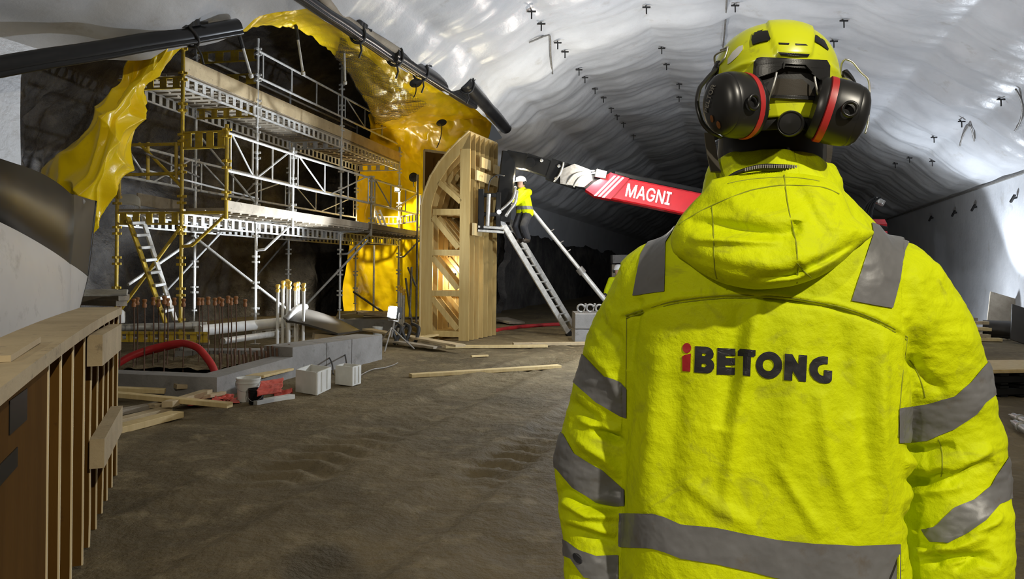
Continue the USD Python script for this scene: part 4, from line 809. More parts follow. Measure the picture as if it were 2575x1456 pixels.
    # boom lamp
    p = W(1512, 437, 16.35); m = M(); m.bar(p - n * .1 - d * .02, p - n * .01, .22, .16, up=up); bl = obj('boom_lamp', m, 'black_matt', t); m = M(); m.bar(p - n * .01, p + n * .012, .2, .14, up=up); obj('lamp_glass', m, 'lamp_glow_warm', bl)
    lamp(str(t.GetPath()) + '/light', p + n * .25 - d * .1 - locs[str(t.GetPath())], 55, (1, .95, .85), .06)
    q = W(1255, 533, 16.6); m = M(); m.lathe([(.03, -.04), (.045, 0), (.03, .012)], q, (0, -1, 0), 12); obj('carriage_lamp', m, 'lamp_glow', ca, smooth=40)
    # the machine itself
    g = G(2050, 852); c = A([g[0], g[1] + .4, 0]); f = unit(A([d[0], d[1], 0])); r = A([-f[1], f[0], 0]); X = lambda x, y, z: c + f * x + r * y + A([0, 0, z])
    m = M(); m.bar(X(-1.6, 0, .85), X(1.5, 0, .85), 1.1, .5, ch=.05); obj('chassis', m, 'red_paint', t)
    e = W(2222, 552, 16.6); m = M(); m.bar(A([e[0] - 1.0, e[1] + .1, e[2] - .45]), A([e[0], e[1] + .1, e[2] - .45]), .5, .9, ch=.1); obj('boom_root', m, 'red_paint', t)
    m = M(); m.bar(X(-.6, .55, 1.7), X(.8, .55, 1.7), .85, 1.2, ch=.08); k = obj('cab', m, 'dark_glass', t); m = M(); m.bar(X(-.62, .55, 2.33), X(.82, .55, 2.33), .9, .07, ch=.02); obj('cab_roof', m, 'red_paint', k)
    for x in (-1.15, 1.15):
        for y in (-.85, .85): m = M(); m.lathe([(.1, -.2), (.28, -.19), (.5, -.2), (.58, -.12), (.58, .12), (.5, .2), (.28, .19), (.1, .2)], X(x, y, .58), r, 28); w = obj('wheel', m, 'tyre', t, smooth=40); m = M(); m.lathe([(.02, -.22), (.26, -.21), (.26, .21), (.02, .22)], X(x, y, .58), r, 20); obj('rim', m, 'red_paint', w, smooth=40)
    for k in range(4): m = M(); m.path(spline([W(2165 + 8 * k, 560, 16.3), W(2176 + 9 * k, 520 - 6 * k, 16.3), W(2196 + 6 * k, 500 - 4 * (k % 2), 16.3)], 10), .022, 6); obj('hose', m, 'machine_black', t, smooth=True)
    m = M(); m.bar(W(2201, 502, 16.4), W(2222, 512, 16.4), .08, .12, ch=.02); m.lathe([(.02, 0), (.06, .02), (.04, .05)], W(2213, 507, 16.2), (0, -1, 0), 10); obj('mirror', m, 'steel', t, smooth=30)
telehandler()
# ladder against the carriage, prop, worker on the ladder
def ladder():
    f0, f1 = G(1434, 846), G(1452, 838); t0, t1 = W(1258, 552, 16.9), W(1282, 556, 17.4); t = thing('ladder', 'aluminium ladder leaning against the formwork tower behind the concrete block', 'ladder', f0)
    for p, q in ((f0, t0), (f1, t1)): m = M(); m.bar(p, q, .05, .12, ch=.006); obj('rail', m, 'galvanised', t); m = M(); m.bar(p + A([0, 0, .0]), p + unit(q - p) * .12, .08, .13); obj('foot', m, 'black_matt', t)
    for k in range(14): u = (k + .7) / 14; m = M(); m.tube(f0 + (t0 - f0) * u, f1 + (t1 - f1) * u, .018, 8); obj('rung', m, 'galvanised', t, smooth=40)
    a, b = G(1600, 852), W(1304, 488, 17.3); t = thing('push_pull_prop', 'long steel prop leaning from the floor up to the machine carriage', 'prop', a); e = b - a
    m = M(); m.tube(a, a + e * .48, .055, 12); obj('outer_tube', m, 'galvanised', t, smooth=40); m = M(); m.tube(a + e * .48, b, .042, 12); obj('inner_tube', m, 'galvanised', t, smooth=40)
    m = M(); m.tube(a + e * .455, a + e * .49, .085, 14); obj('collar', m, 'steel_dull', t, smooth=40)
    for u in (.6, .66, .74): m = M(); m.tube(a + e * u, a + e * u + A([.10, 0, .06]), .012, 6); obj('peg', m, 'steel_dull', t, smooth=40)
    m = M(); m.bar(a + A([-.12, 0, .02]), a + A([.12, 0, .02]), .2, .03); obj('foot_plate', m, 'steel_dull', t)
    u = .80; st = f0 + (t0 - f0) * u + (f1 - f0) * .5
    sc = W(1316, 611, 17.3); small_worker(sc, (-.6, -.8), 'worker in a yellow jacket with a lit headlamp standing on the ladder', knees=.6, lamp_on=True, reach=W(1284, 515, 17.1), lean=.10, hgt=1.5)
    small_worker(G(1556, 838), (-.3, -.9), 'distant worker with a white helmet half hidden by the big worker\'s left shoulder', knees=.35, lean=.12, hgt=1.66)
ladder()

# ---------------------------------------------------------------- concrete footing, rebar, clutter round the scaffold
def slab(name, pts, z0, z1, mt, label, cat, parent=None):
    m = M(); m.prism(Polygon([(p[0], p[1]) for p in pts]), (0, 0, z0), (1, 0, 0), (0, 1, 0), z1 - z0); return obj(name, m, mt, parent, label=label, cat=cat, loc=(pts[0][0], pts[0][1], z0) if parent is None else None)
def footing():
    Aq, Bq, Cq, Dq = G(150, 985), G(545, 1003), G(735, 948), G(962, 905); t = thing('concrete_footing', 'low concrete footing running along the foot of the scaffold', 'footing', Bq)
    def wall(p, q, h0, h1, th, nm, side=1):
        e = unit(q - p); n = A([-e[1], e[0], 0]) * side; v = [p, q, q + n * th, p + n * th]; v = [x - A([0, 0, .03]) for x in v] + [v[0] + A([0, 0, h0]), v[1] + A([0, 0, h1]), v[2] + A([0, 0, h1]), v[3] + A([0, 0, h0])]
        m = M(); m.add(v, [[0, 3, 2, 1], [4, 5, 6, 7], [0, 1, 5, 4], [1, 2, 6, 5], [2, 3, 7, 6], [3, 0, 4, 7]]); return obj(nm, m, 'concrete', t)
    wall(Aq, Bq, .24, .24, .28, 'front_beam'); cuts = [0, .34, .62, 1.0]
    wall(Bq, Cq, .24, .27, .3, 'side_beam')
    for i in range(3): a, b = Cq + (Dq - Cq) * cuts[i], Cq + (Dq - Cq) * (cuts[i + 1] - .006); wall(a, b, .40, .40, .5, 'wall_block')
    E, Fq = G(440, 915), G(727, 917); wall(E, Fq, .20, .22, .35, 'rear_beam')
    m = M(); P = [E + A([0, .5, .0]), Fq + A([.5, .5, .0]), Fq + A([.6, 1.7, .0]), E + A([0.2, 1.6, .0])]
    for i in range(5): u0, u1 = i / 5 + .02, (i + 1) / 5 - .02; m = M(); m.bar(P[0] + (P[3] - P[0]) * (u0 + u1) / 2 + A([0, 0, .03]), P[1] + (P[2] - P[1]) * (u0 + u1) / 2 + A([0, 0, .03 + .01 * (i % 2)]), .25, .04); obj('cover_plank', m, 'plank', t)
    # rubble in the pit
    x, y = np.meshgrid(np.linspace(0, 1, 60), np.linspace(0, 1, 40), indexing='ij'); a, b, c = G(160, 950), G(545, 958), G(700, 925); q = a + (b - a) * x[..., None] + (c - b + A([0, .6, 0])) * y[..., None]
    q[..., 2] = .03 + .16 * fbm(q.reshape(-1, 3) * 2.2, 4, 91).reshape(x.shape) + .05 * fbm(q.reshape(-1, 3) * 11, 3, 92).reshape(x.shape); obj('rubble', (q.reshape(-1, 3), grid_faces(60, 40)), 'mud', smooth=True, label='broken rubble lying in the pit behind the concrete footing', cat='rubble', kind='stuff')
    far = [G(850, 816), G(1010, 812), G(1000, 797), G(860, 800)]; slab('concrete_slab', [G(842, 834), G(1000, 832), G(990, 806), G(850, 808)], 0, .28, 'concrete', 'grey concrete slab under the yellow sheet behind the flood lamp', 'slab')
footing()
def rebars():
    """Upright bars, each with a plastic cap, along the footing."""
    rnd = random.Random(5); first = None
    for k, px in enumerate((301, 336, 345, 363, 385, 398, 413, 421, 438, 461, 500, 508, 523, 540, 551, 558, 573, 581, 593, 616)):
        d = 10.0 + .5 * (k % 3) + .004 * (px - 300); z1 = float(W(px, 746 + 4 * (k % 2) + rnd.random() * 5, d)[2]); b = W(px, 800, d); b[2] = .1
        if first is None:
            first, f0, zf = thing('rebar', 'rusty upright rebar with an orange-brown cap behind the concrete footing', 'rebar', b, 'capped rebars along the front of the footing'), b, z1
            m = M(); m.path([A([b[0], b[1], .0]), A([b[0] + .01, b[1], z1 * .6]), A([b[0], b[1], z1])], .0085, 7); obj('bar', m, 'rust', first, smooth=40)
            m = M(); m.lathe([(.012, -.1), (.026, -.095), (.03, -.06), (.022, -.045), (.02, -.03), (.028, -.015), (.031, 0), (.024, .012), (.004, .016)], (b[0], b[1], z1), (0, 0, 1), 12); obj('cap', m, 'orange_cap', first, smooth=40)
        else: dup(first, A([b[0] - f0[0], b[1] - f0[1], min(0, z1 - zf)]), rotz=0)
    first = None
    for k, (px, py) in enumerate(((698, 716), (711, 707), (722, 703), (727, 708), (743, 712), (749, 710), (763, 713), (1003, 718), (1009, 722), (1015, 728))):
        d = 13.4 + .3 * (k % 3) if k < 7 else 17.6; z1 = float(W(px, py, d)[2]); b = W(px, 800, d); b[2] = .15
        if first is None or k == 7:
            g = k == 7
            first, f0, zf = thing('rebar_sleeve', 'white sleeved rebar with a knobbed yellow cap in the bright cluster' if not g else 'pale capped bar in the small cluster left of the timber tower', 'rebar', b, 'bright sleeved bars in front of the scaffold' if not g else 'capped bars beside the timber tower'), b, z1
            m = M(); m.tube(A([b[0], b[1], .05]), A([b[0], b[1], z1 - .08]), .026 if not g else .03, 10); obj('sleeve', m, 'white_paint' if not g else 'galvanised', first, smooth=40)
            m = M(); m.lathe([(.02, -.13), (.036, -.125), (.038, -.085), (.024, -.07), (.024, -.055), (.038, -.04), (.04, -.012), (.026, .008), (.004, .012)], (b[0], b[1], z1), (0, 0, 1), 14); obj('cap', m, 'yellow_cap', first, smooth=40)
        else: dup(first, A([b[0] - f0[0], b[1] - f0[1], z1 - zf]))
    first = None; p, q = G(552, 940, .1), G(722, 925, .1)
    for k in range(19):
        b = p + (q - p) * (k / 18) + A([0, .12 * (k % 3), 0]); h = .30 + .08 * rnd.random()
        if first is None:
            first, f0 = thing('rebar_stub', 'short dark rebar stub sticking up inside the footing beside the white buckets', 'rebar', b, 'short rebar stubs in the footing'), b; m = M(); m.path([b - A([0, 0, .08]), b + A([.01, 0, .14]), b + A([0, 0, .27])], .016, 7); obj('stub', m, 'rust', first, smooth=40)
        else: dup(first, b - f0 + A([0, 0, h - .34]))
rebars()
PL = [  # planks and boards on the ground: from, to, width, thickness, height, material, label
    ((1032, 950), (1406, 926), .13, .05, 0, 'wood_pale', 'long pale batten lying alone on the mud in front of the timber tower'),
    ((922, 853), (1158, 888), .22, .04, .18, 'plank', 'long plank on top of the heap running towards the foot of the timber tower'),
    ((950, 866), (1100, 884), .2, .04, .08, 'plank_grey', 'grey plank under the long plank left of the timber tower'),
    ((1120, 876), (1376, 874), .12, .05, 0, 'wood_pale', 'thin batten lying flat in front of the timber tower'),
    ((1040, 868), (1150, 842), .14, .04, .1, 'wood_pale', 'short pale board across the foot of the timber tower'),
    ((1185, 899), (1227, 897), .06, .03, 0, 'wood_pale', 'tiny wood offcut on the mud in front of the timber tower'),
    ((1290, 870), (1480, 868), .14, .06, 0, 'plank', 'plank lying in front of the concrete block'),
    ((280, 1008), (415, 1003), .12, .05, .1, 'wood_pale', 'short pale board nearest the stud panel in the plank heap'),
    ((276, 1026), (578, 1044), .10, .05, .12, 'wood_pale', 'long pale batten on top of the plank heap beside the stud panel'),
    ((262, 1098), (445, 1050), .16, .06, 0, 'wood_pale', 'pale plank lying lowest and nearest the camera in the heap'),
    ((268, 1080), (420, 1040), .13, .05, .02, 'plank', 'weathered plank behind the lowest plank of the heap'),
    ((270, 1060), (400, 1030), .12, .05, .04, 'plank_grey', 'grey plank deep inside the plank heap'),
    ((420, 1046), (522, 1004), .11, .06, .08, 'plank', 'crooked batten with a pale end in the plank heap'),
    ((440, 1000), (600, 985), .14, .05, .1, 'plank', 'board lying against the dark front of the footing'),
    ((380, 1040), (560, 1000), .10, .04, .05, 'plank', 'thin batten crossing under the crooked one'),
    ((640, 985), (718, 950), .22, .03, .16, 'wood_pale', 'pale board propped on the heap behind the white bucket'),
    ((640, 1020), (735, 1003), .09, .05, 0, 'white_board', 'short white strip lying beside the black bucket'),
]
for a, b, w, h, z, mt, lb in PL:
    p, q = G(*a), G(*b); m = M(); m.bar(p + A([0, 0, z + h / 2 + .004]), q + A([0, 0, max(0, z * .6) + h / 2 + .004]), w, h, ch=.004)
    c = (p + q) / 2; c[2] = 0; obj('plank', m, mt, label=lb, cat='plank', group='loose planks on the tunnel floor', loc=c)
def open_box(c0, c1, c2, h, th, label):
    """An open-topped box: c0-c1 its long front, c1-c2 its end."""
    t = thing('box', label, 'box', (c0 + c2) / 2, 'two open white boxes by the footing'); c3 = c0 + c2 - c1; cs = [c0, c1, c2, c3]; cen = sum(cs) / 4; up = A([0, 0, h])
    for i in range(4):
        a, b = cs[i], cs[(i + 1) % 4]; n = unit(np.cross(b - a, up)); n = -n if np.dot(n, cen - a) < 0 else n; v = [a, b, b + n * th, a + n * th]; v = v + [x + up for x in v]
        m = M(); m.add(v, [[0, 3, 2, 1], [4, 5, 6, 7], [0, 1, 5, 4], [1, 2, 6, 5], [2, 3, 7, 6], [3, 0, 4, 7]]); obj('side_panel', m, 'white_board', t)
    m = M(); m.prism(Polygon([(p[0], p[1]) for p in cs]).buffer(-th * 1.01), (0, 0, cen[2] + .01), (1, 0, 0), (0, 1, 0), .02); obj('bottom', m, 'white_board', t)
    for s in (.3, .7): p = c1 + (c2 - c1) * s; n = unit(c1 - c0); m = M(); m.bar(p + n * .006 + A([0, 0, .02]), p + n * .006 + up * .95, .012, .008, up=n); obj('ridge', m, 'white_board', t)
def G0(px, py): q = G(px, py); q[2] = .0; return q
open_box(G0(743, 985), G0(797, 994), G0(832, 977), .265, .016, 'larger open white box standing on the mud in front of the footing')
open_box(G0(843, 966), G0(886, 971), G0(908, 964), .24, .016, 'smaller open white box to the right of the larger one')
def bucket(px, py, r, h, mt, label, handle=True):
    b = G0(px, py); b[1] += r; t = thing('bucket', label, 'bucket', b)
    m = M(); m.lathe([(r * .02, 0), (r * .86, 0), (r * .98, h * .92), (r * 1.04, h * .93), (r * 1.04, h), (r * .96, h), (r * .84, .012), (r * .02, .012)], b, (0, 0, 1), 28); obj('pail', m, mt, t, smooth=40)
    m = M(); m.lathe([(r * .97, h * .78), (r * 1.02, h * .78), (r * 1.02, h * .82), (r * .97, h * .82)], b, (0, 0, 1), 28); obj('rim_band', m, mt, t, smooth=40)
    if handle: a = np.linspace(0, np.pi, 14); m = M(); m.path([b + A([r * 1.06 * math.cos(k), -r * .9 * math.sin(k), h * .84 - .10 * math.sin(k)]) for k in a], .004, 6); obj('handle', m, 'steel', t, smooth=True)
bucket(614, 1013, .13, .26, 'white_board', 'white bucket standing in the clutter in front of the footing'); bucket(637, 1020, .085, .17, 'machine_black', 'small black bucket in front of the white bucket'); bucket(947, 846, .11, .2, 'white_board', 'little white bucket far off beside the timber tower')
def crumple(corners, amp, seed, mt, label, name='safety_net'):
    g = resample(A(corners, float), 26, 26, 1); q = g.reshape(-1, 3); g = g + A([0, 0, 1.0]) * (amp * np.abs(fbm(q * 7, 4, seed) - .35)).reshape(26, 26)[..., None] + A([1, .4, 0]) * (.06 * (fbm(q * 5, 3, seed + 3) - .5)).reshape(26, 26)[..., None]; g[..., 2] = np.maximum(g[..., 2], .012)
    obj(name, sheet(g, .006), mt, smooth=True, label=label, cat='net', loc=g.reshape(-1, 3).min(0))
crumple([[G(535, 1016), G(585, 1012)], [G(545, 1002), G(588, 1000)]], .22, 101, 'red_net', 'crumpled red net lying left of the white bucket'); crumple([[G(690, 1004), G(735, 998)], [G(690, 985), G(735, 984)]], .22, 111, 'red_net', 'crumpled red net lying between the buckets and the white box')
crumple([[G(648, 1000, .18), G(708, 990, .2)], [G(655, 960, .26), G(712, 955, .22)]], .10, 121, 'red_net', 'red net sheet draped over the boards behind the white bucket'); crumple([[G(470, 1026), G(600, 1016)], [G(480, 1012), G(600, 1004)]], .06, 131, 'red_net', 'long red net strip lying among the planks')
m = M(); m.path(spline([W(230, 960, 10.0), W(285, 922, 10.2), W(335, 893, 10.3), (lambda p: p)(W(400, 872, 10.4)), W(455, 863, 10.4), W(492, 872, 10.3), W(520, 900, 10.2), W(538, 930, 10.1), W(546, 962, 10.0)], 50), .046, 14); obj('conduit', m, 'red_plastic', smooth=True, label='thick red plastic conduit arching out of the footing', cat='conduit pipe')
m = M(); m.path(spline([W(230, 930, 10.6), W(310, 905, 10.8), W(400, 880, 10.9), W(452, 868, 10.9)], 30), .03, 10); obj('conduit', m, 'red_plastic', smooth=True, label='thinner red conduit lying behind the arching one', cat='conduit pipe')
for a, b, r, mt, lb in (((500, 832, 12.2), (752, 806, 14.6), .085, 'white_paint', 'thick white pipe lying across under the scaffold'), ((288, 824, 12.0), (520, 818, 12.4), .055, 'galvanised', 'thin pale pipe lying left of the thick white pipe'), ((560, 858, 12.0), (700, 838, 13.6), .05, 'galvanised', 'short pale pipe below the thick white pipe'), ((288, 850, 11.7), (525, 862, 11.8), .035, 'galvanised', 'slim tube lying under the yellow girder')):
    m = M(); m.path([W(*a), (W(*a) + W(*b)) / 2, W(*b)], r, 16); obj('pipe', m, mt, smooth=40, label=lb, cat='pipe')
def girder(a, b, h, mt, label, n):
    p, q = W(*a), W(*b); t = thing('lattice_girder', label, 'girder', p); up = A([0, 0, h])
    for o in (0, 1): m = M(); m.bar(p - up * o, q - up * o, .05, .035); obj('chord', m, mt, t)
    for k in range(n): c = p + (q - p) * (k + .5) / n; m = M(); m.bar(c, c - up, .09, .02, up=unit(np.cross(q - p, up))); obj('strut', m, mt, t)
girder((285, 836, 11.4), (526, 838, 11.7), .115, 'scaffold_yellow', 'yellow lattice girder lying across behind the rebars', 9); girder((640, 830, 13.7), (752, 826, 14.2), .13, 'galvanised', 'pale lattice girder lying beside the tipped metal plate', 5)
def tipped_plate():
    g = resample(net3([[(718, 808, 13.3), (745, 782, 13.6), (768, 776, 14.2)], [(760, 812, 13.3), (800, 800, 13.9), (835, 796, 14.8)], [(850, 838, 13.4), (880, 834, 14), (905, 830, 14.8)]]), 30, 20, 2); t = thing('tipped_plate', 'tipped dark metal hopper lid lying with a curled end before the rebars', 'metal plate', g[-1, 0])
    obj('plate', sheet(g, .035), 'machine_dark', t, smooth=30)
    m = M(); c = g[0]; m.path([p + A([0, 0, .03]) for p in c], .055, 10); obj('curled_edge', m, 'steel_dull', t, smooth=40)
tipped_plate()
m = M(); m.bar(W(788, 846, 13.6), W(862, 852, 13.8), .3, .12); obj('timber_block', m, 'plank', label='timber block carrying the tipped metal plate', cat='timber')
for k, (a, b, lb) in enumerate((((898, 787), (960, 791), 'left board of the white-lit stack under the yellow sheet'), ((915, 792), (985, 795), 'front board of the white-lit stack under the yellow sheet'), ((905, 784), (990, 789), 'top board of the white-lit stack under the yellow sheet'))):
    p, q = W(a[0], a[1], 19.2 + .2 * k), W(b[0], b[1], 19.4 + .1 * k); m = M(); m.bar(p, q, .25, .06); obj('plank', m, 'plank', label=lb, cat='plank')
for pts, lb in ((((804, 878, 12.9), (822, 892, 12.0), (835, 915, 11.3), (838, 940, 10.9)), 'black cable running down the footing into the smaller box'), (((856, 866, 13.2), (866, 885, 12.4), (870, 905, 11.6), (874, 935, 11.2)), 'second cable hanging over the footing behind the smaller box')):
    m = M(); m.path(spline([W(*p) for p in pts], 16), .011, 6); obj('cable', m, 'black_matt', smooth=True, label=lb, cat='cable')
m = M(); m.path(spline([G(905, 945, .01), G(940, 928, .01), G(965, 925, .01), G(1000, 912, .01)], 20), .009, 6); obj('cable', m, 'steel_dull', smooth=True, label='thin pale wire lying on the mud right of the smaller box', cat='cable')
def left_stack():
    for k, (y, lb) in enumerate(((748, 'upper grey beam with a sawn end behind the grey machine'), (762, 'lower grey beam with a sawn end behind the grey machine'))):
        p, q = W(312 - 6 * k, y, 9.5), W(215, y - 3, 9.9); m = M(); m.bar(p, q, .14, .075, ch=.006); obj('beam', m, 'plank_grey', label=lb, cat='beam')
    g = resample(net3([[(190, 722, 9.1), (260, 726, 9.2), (322, 727, 9.2)], [(190, 738, 8.8), (260, 738, 8.9), (318, 734, 8.9)]]), 10, 30); obj('metal_tray', sheet(wrinkle(g, .03, 4, 141), .02), 'galvanised', smooth=True, label='bent pale metal tray lying on the grey beams', cat='tray')
    b = G0(300, 845); bb = W(300, 812, 11.3); t = thing('canister', 'small white plastic canister behind the end of the stud panel', 'canister', A([bb[0], bb[1], bb[2]])); m = M(); m.lathe([(.02, 0), (.07, 0), (.075, .02), (.075, .15), (.05, .18), (.025, .19), (.025, .22), (.01, .22)], bb, (0, 0, 1), 18); obj('can', m, 'white_paint', t, smooth=40)
    m = M(); m.lathe([(.03, .2), (.03, .235), (.01, .24)], bb, (0, 0, 1), 12); obj('lid', m, 'orange_cap', t, smooth=40)
left_stack()
def dark_pile():
    for k in range(5): a = W(1000 + 9 * k, 815 + 4 * (k % 2), 15.5); b = W(990 + 13 * k, 865, 15.2); m = M(); m.path(spline([a, (a + b) / 2 + A([.12 * (-1) ** k, -.1, .1]), b], 12), .035, 8); obj('black_hose', m, 'black_matt', smooth=True, label=('black hose nearest the lamp stand', 'second black hose from the lamp stand', 'middle black hose by the tower', 'fourth black hose from the lamp stand', 'black hose closest to the timber tower')[k], cat='hose', group='black hoses between lamp and timber tower')
dark_pile()
# ---------------------------------------------------------------- block, hose and things on the right
def block():
    g = G0(1446, 862); t = thing('concrete_block', 'pale concrete block with scaffold clamps on top beside the big worker', 'concrete block', g)
    for k, (z0, z1) in enumerate(((0, .27), (.278, .60))): m = M(); m.bar(A([g[0], g[1] + .42, (z0 + z1) / 2]), A([g[0] + 1.1, g[1] + .42, (z0 + z1) / 2]), .84, z1 - z0, ch=.02); obj('block', m, 'concrete', t)
    for k, dx in enumerate((.14, .34, .52, .72)):
        c = A([g[0] + dx, g[1] + .25 + .1 * (k % 2), .60]); t2 = thing('scaffold_clamp', ('leftmost scaffold clamp on the concrete block', 'second scaffold clamp from the left on the concrete block', 'third scaffold clamp from the left on the concrete block', 'scaffold clamp on the block closest to the big worker')[k], 'clamp', c, 'scaffold clamps on the concrete block')
        a = np.linspace(.3, 5.2, 14); m = M(); m.path([c + A([.075 * math.cos(q), .02, .09 + .075 * math.sin(q)]) for q in a], .022, 7); obj('jaw', m, 'steel', t2, smooth=40)
        m = M(); m.tube(c + A([.05, -.06, .03]), c + A([.1, .1, .15]), .014, 7); m.lathe([(.03, 0), (.03, .03), (.015, .035)], c + A([.1, .1, .15]), (.05, .16, .12), 6); obj('bolt', m, 'steel', t2, smooth=40)
block()
m = M(); m.path(spline([G(1245, 832, .04), G(1300, 823, .04), G(1360, 818, .04), G(1415, 815, .04)], 20), .05, 10); obj('red_hose', m, 'red_plastic', smooth=True, label='red hose lying on the floor behind the foot of the ladder', cat='hose')
m = M(); m.bar(G(1255, 800, .12), G(1300, 812, .05), .5, .05); obj('plank', m, 'plank_grey', label='dim boards lying in the dark right of the timber tower', cat='plank')
m = M(); m.bar(W(1538, 652, 24.5), W(1640, 650, 24.5), .5, .25, ch=.01); st = m; obj('beam_stack', m, 'concrete', label='dim grey beam lying across supports in the dark behind the prop', cat='beam')
for x in (1550, 1630): q = W(x, 665, 24.5); m = M(); m.bar(A([q[0], q[1], 0]), q, .3, .3, up=(0, 1, 0)); obj('trestle', m, 'plank_grey', label='trestle under the %s end of the dim beam' % ('left' if x == 1550 else 'right'), cat='trestle')
def right_side():
    p = G0(2468, 1000); p2 = p + A([0, 0, 0]); lab = ('lower black pallet under the plywood at the right edge', 'upper black pallet right under the plywood at the right edge'); ex = unit(A([1, .18, 0])); ey = A([-ex[1], ex[0], 0])
    for k in range(2):
        z = .145 * k; o = p + A([.02 * k, .03 * k, z]); t = thing('pallet', lab[k], 'pallet', o)
        for i in range(3): m = M(); m.bar(o + ey * (.06 + i * .36) + A([0, 0, .062]), o + ey * (.06 + i * .36) + ex * 1.2 + A([0, 0, .062]), .09, .078, ch=.004); obj('stringer', m, 'machine_black', t)
        for i in range(5): m = M(); m.bar(o + ex * (.05 + i * .27) + A([0, 0, .011]), o + ex * (.05 + i * .27) + ey * .84 + A([0, 0, .011]), .1, .02); obj('bottom_board', m, 'machine_black', t); m = M(); m.bar(o + ex * (.05 + i * .27) + A([0, 0, .118]), o + ex * (.05 + i * .27) + ey * .84 + A([0, 0, .118]), .12, .03); obj('top_board', m, 'machine_black', t)
    for k, (dx, dy, r, lb) in enumerate(((-.05, -.03, .04, 'lower plywood sheet on the black pallets'), (.14, .02, -.02, 'upper plywood sheet with a skewed edge on the black pallets'))):
        o = p + ex * dx + ey * dy + A([0, 0, .292 + k * .020]); e = unit(ex + ey * r); n = A([-e[1], e[0], 0]); m = M(); m.prism(Polygon([(0, 0), (1.5, 0), (1.5, .92), (0, .92)]), o, e, n, .018); obj('plywood_sheet', m, 'wood_pale', label=lb, cat='plywood', loc=o)
    g = G0(2462, 825); rnd = random.Random(8)   # boards stacked by the wall
    names = ('lowest', 'second', 'third', 'fourth', 'fifth', 'topmost')
    for k in range(6):
        q = W(2398 + rnd.random() * 14, 818 - 9 * k, 17.6 + .25 * (k % 3)); e = A([1, .12 * (k % 3 - 1), -.05 * (k % 2)]); L = .95 - .06 * k + .3 * rnd.random(); q[2] = .06 + .085 * k; m = M(); m.bar(q - e * .9, q + e * L * .75, .16 + .08 * rnd.random(), .07, ch=.004); obj('plank', m, ('wood_pale', 'plank', 'plank_grey')[k % 3], label=f'{names[k]} board of the stack by the right wall', cat='plank', group='boards stacked by the right wall', loc=(q[0], q[1], .0))
    b = W(2385, 745, 18.8); t = thing('pump', 'dark small pump unit standing behind the board stack at the right wall', 'pump', A([b[0], b[1], 0])); m = M(); m.bar(A([b[0], b[1] + .1, .3]), A([b[0], b[1] + .1, .95]), .55, .5, up=(0, 1, 0), ch=.05); obj('body', m, 'machine_black', t); m = M(); m.lathe([(.05, 0), (.09, .02), (.08, .14), (.03, .16)], A([b[0] + .08, b[1] + .1, .95]), (0, 0, 1), 12); obj('cap', m, 'machine_black', t, smooth=40); m = M(); m.bar(A([b[0] - .1, b[1] + .1, 0]), A([b[0] - .1, b[1] + .1, .32]), .6, .55, up=(0, 1, 0)); obj('base', m, 'machine_dark', t); m = M(); m.tube(A([b[0] - .35, b[1], .9]), A([b[0] - .35, b[1], 1.35]), .03, 8); obj('handle', m, 'machine_black', t, smooth=40)
    a, c = G0(2532, 853), G0(2612, 850); m = M(); q = [a, c]; a = a - NX * .05; m.bar(a + A([.05, .1, .02]), a + A([.40, .50, .95]), .8, .03, up=(0, -1, .5)); obj('leaning_board', m, 'plank_grey', label='grey board leaning on the right wall at the edge of the photo', cat='board', loc=a)
    b = G0(2524, 858); t = thing('rubber_mat_roll', 'dark rolled mat lying open at the foot of the right wall', 'roll', b); R = [(.30 - .006 * k / 3) for k in range(34)]; an = np.linspace(-.5, 6.6, 40); e = unit(A([.55, -.35, 0])); up = A([0, 0, 1.0]); sd = A([-e[1], e[0], 0]); gr = np.stack([np.stack([b + A([.05, .3, .22]) + sd * (.22 - .012 * k) * math.cos(k) + up * (.22 - .012 * k) * math.sin(k) + e * w for k in an]) for w in (-.28, .28)]); obj('roll', sheet(gr, .015), 'machine_dark', t, smooth=40)
    b = G0(2560, 866); m = M(); m.bar(b + A([.1, .0, .02]), b + A([.42, .45, .75]), .5, .025, up=(0, -1, .5)); obj('leaning_board', m, 'machine_dark', label='dark sheet leaning in front of the rolled mat', cat='board', loc=b)
    for k, (a, c, lb) in enumerate((((2548, 1062), (2600, 1085), 'upper bright steel tube at the right edge of the photo'), ((2552, 1080), (2600, 1110), 'lower bright steel tube at the right edge of the photo'))):
        p, q = G(*a), G(*c); t = thing('steel_tube', lb, 'tube', p); m = M(); m.tube(p + A([0, 0, .06]), q + A([0, 0, .06]), .035, 14); obj('tube', m, 'steel', t, smooth=40); m = M(); m.tube(p + A([0, 0, .06]), p + (p - q) * .2 + A([0, 0, .06]), .012, 8); obj('pin', m, 'steel', t, smooth=40); m = M(); m.lathe([(.02, 0), (.05, .0), (.05, .03), (.02, .03)], p + (q - p) * .3 + A([0, 0, .06]), q - p, 12); obj('nut', m, 'steel', t, smooth=40)
right_side()
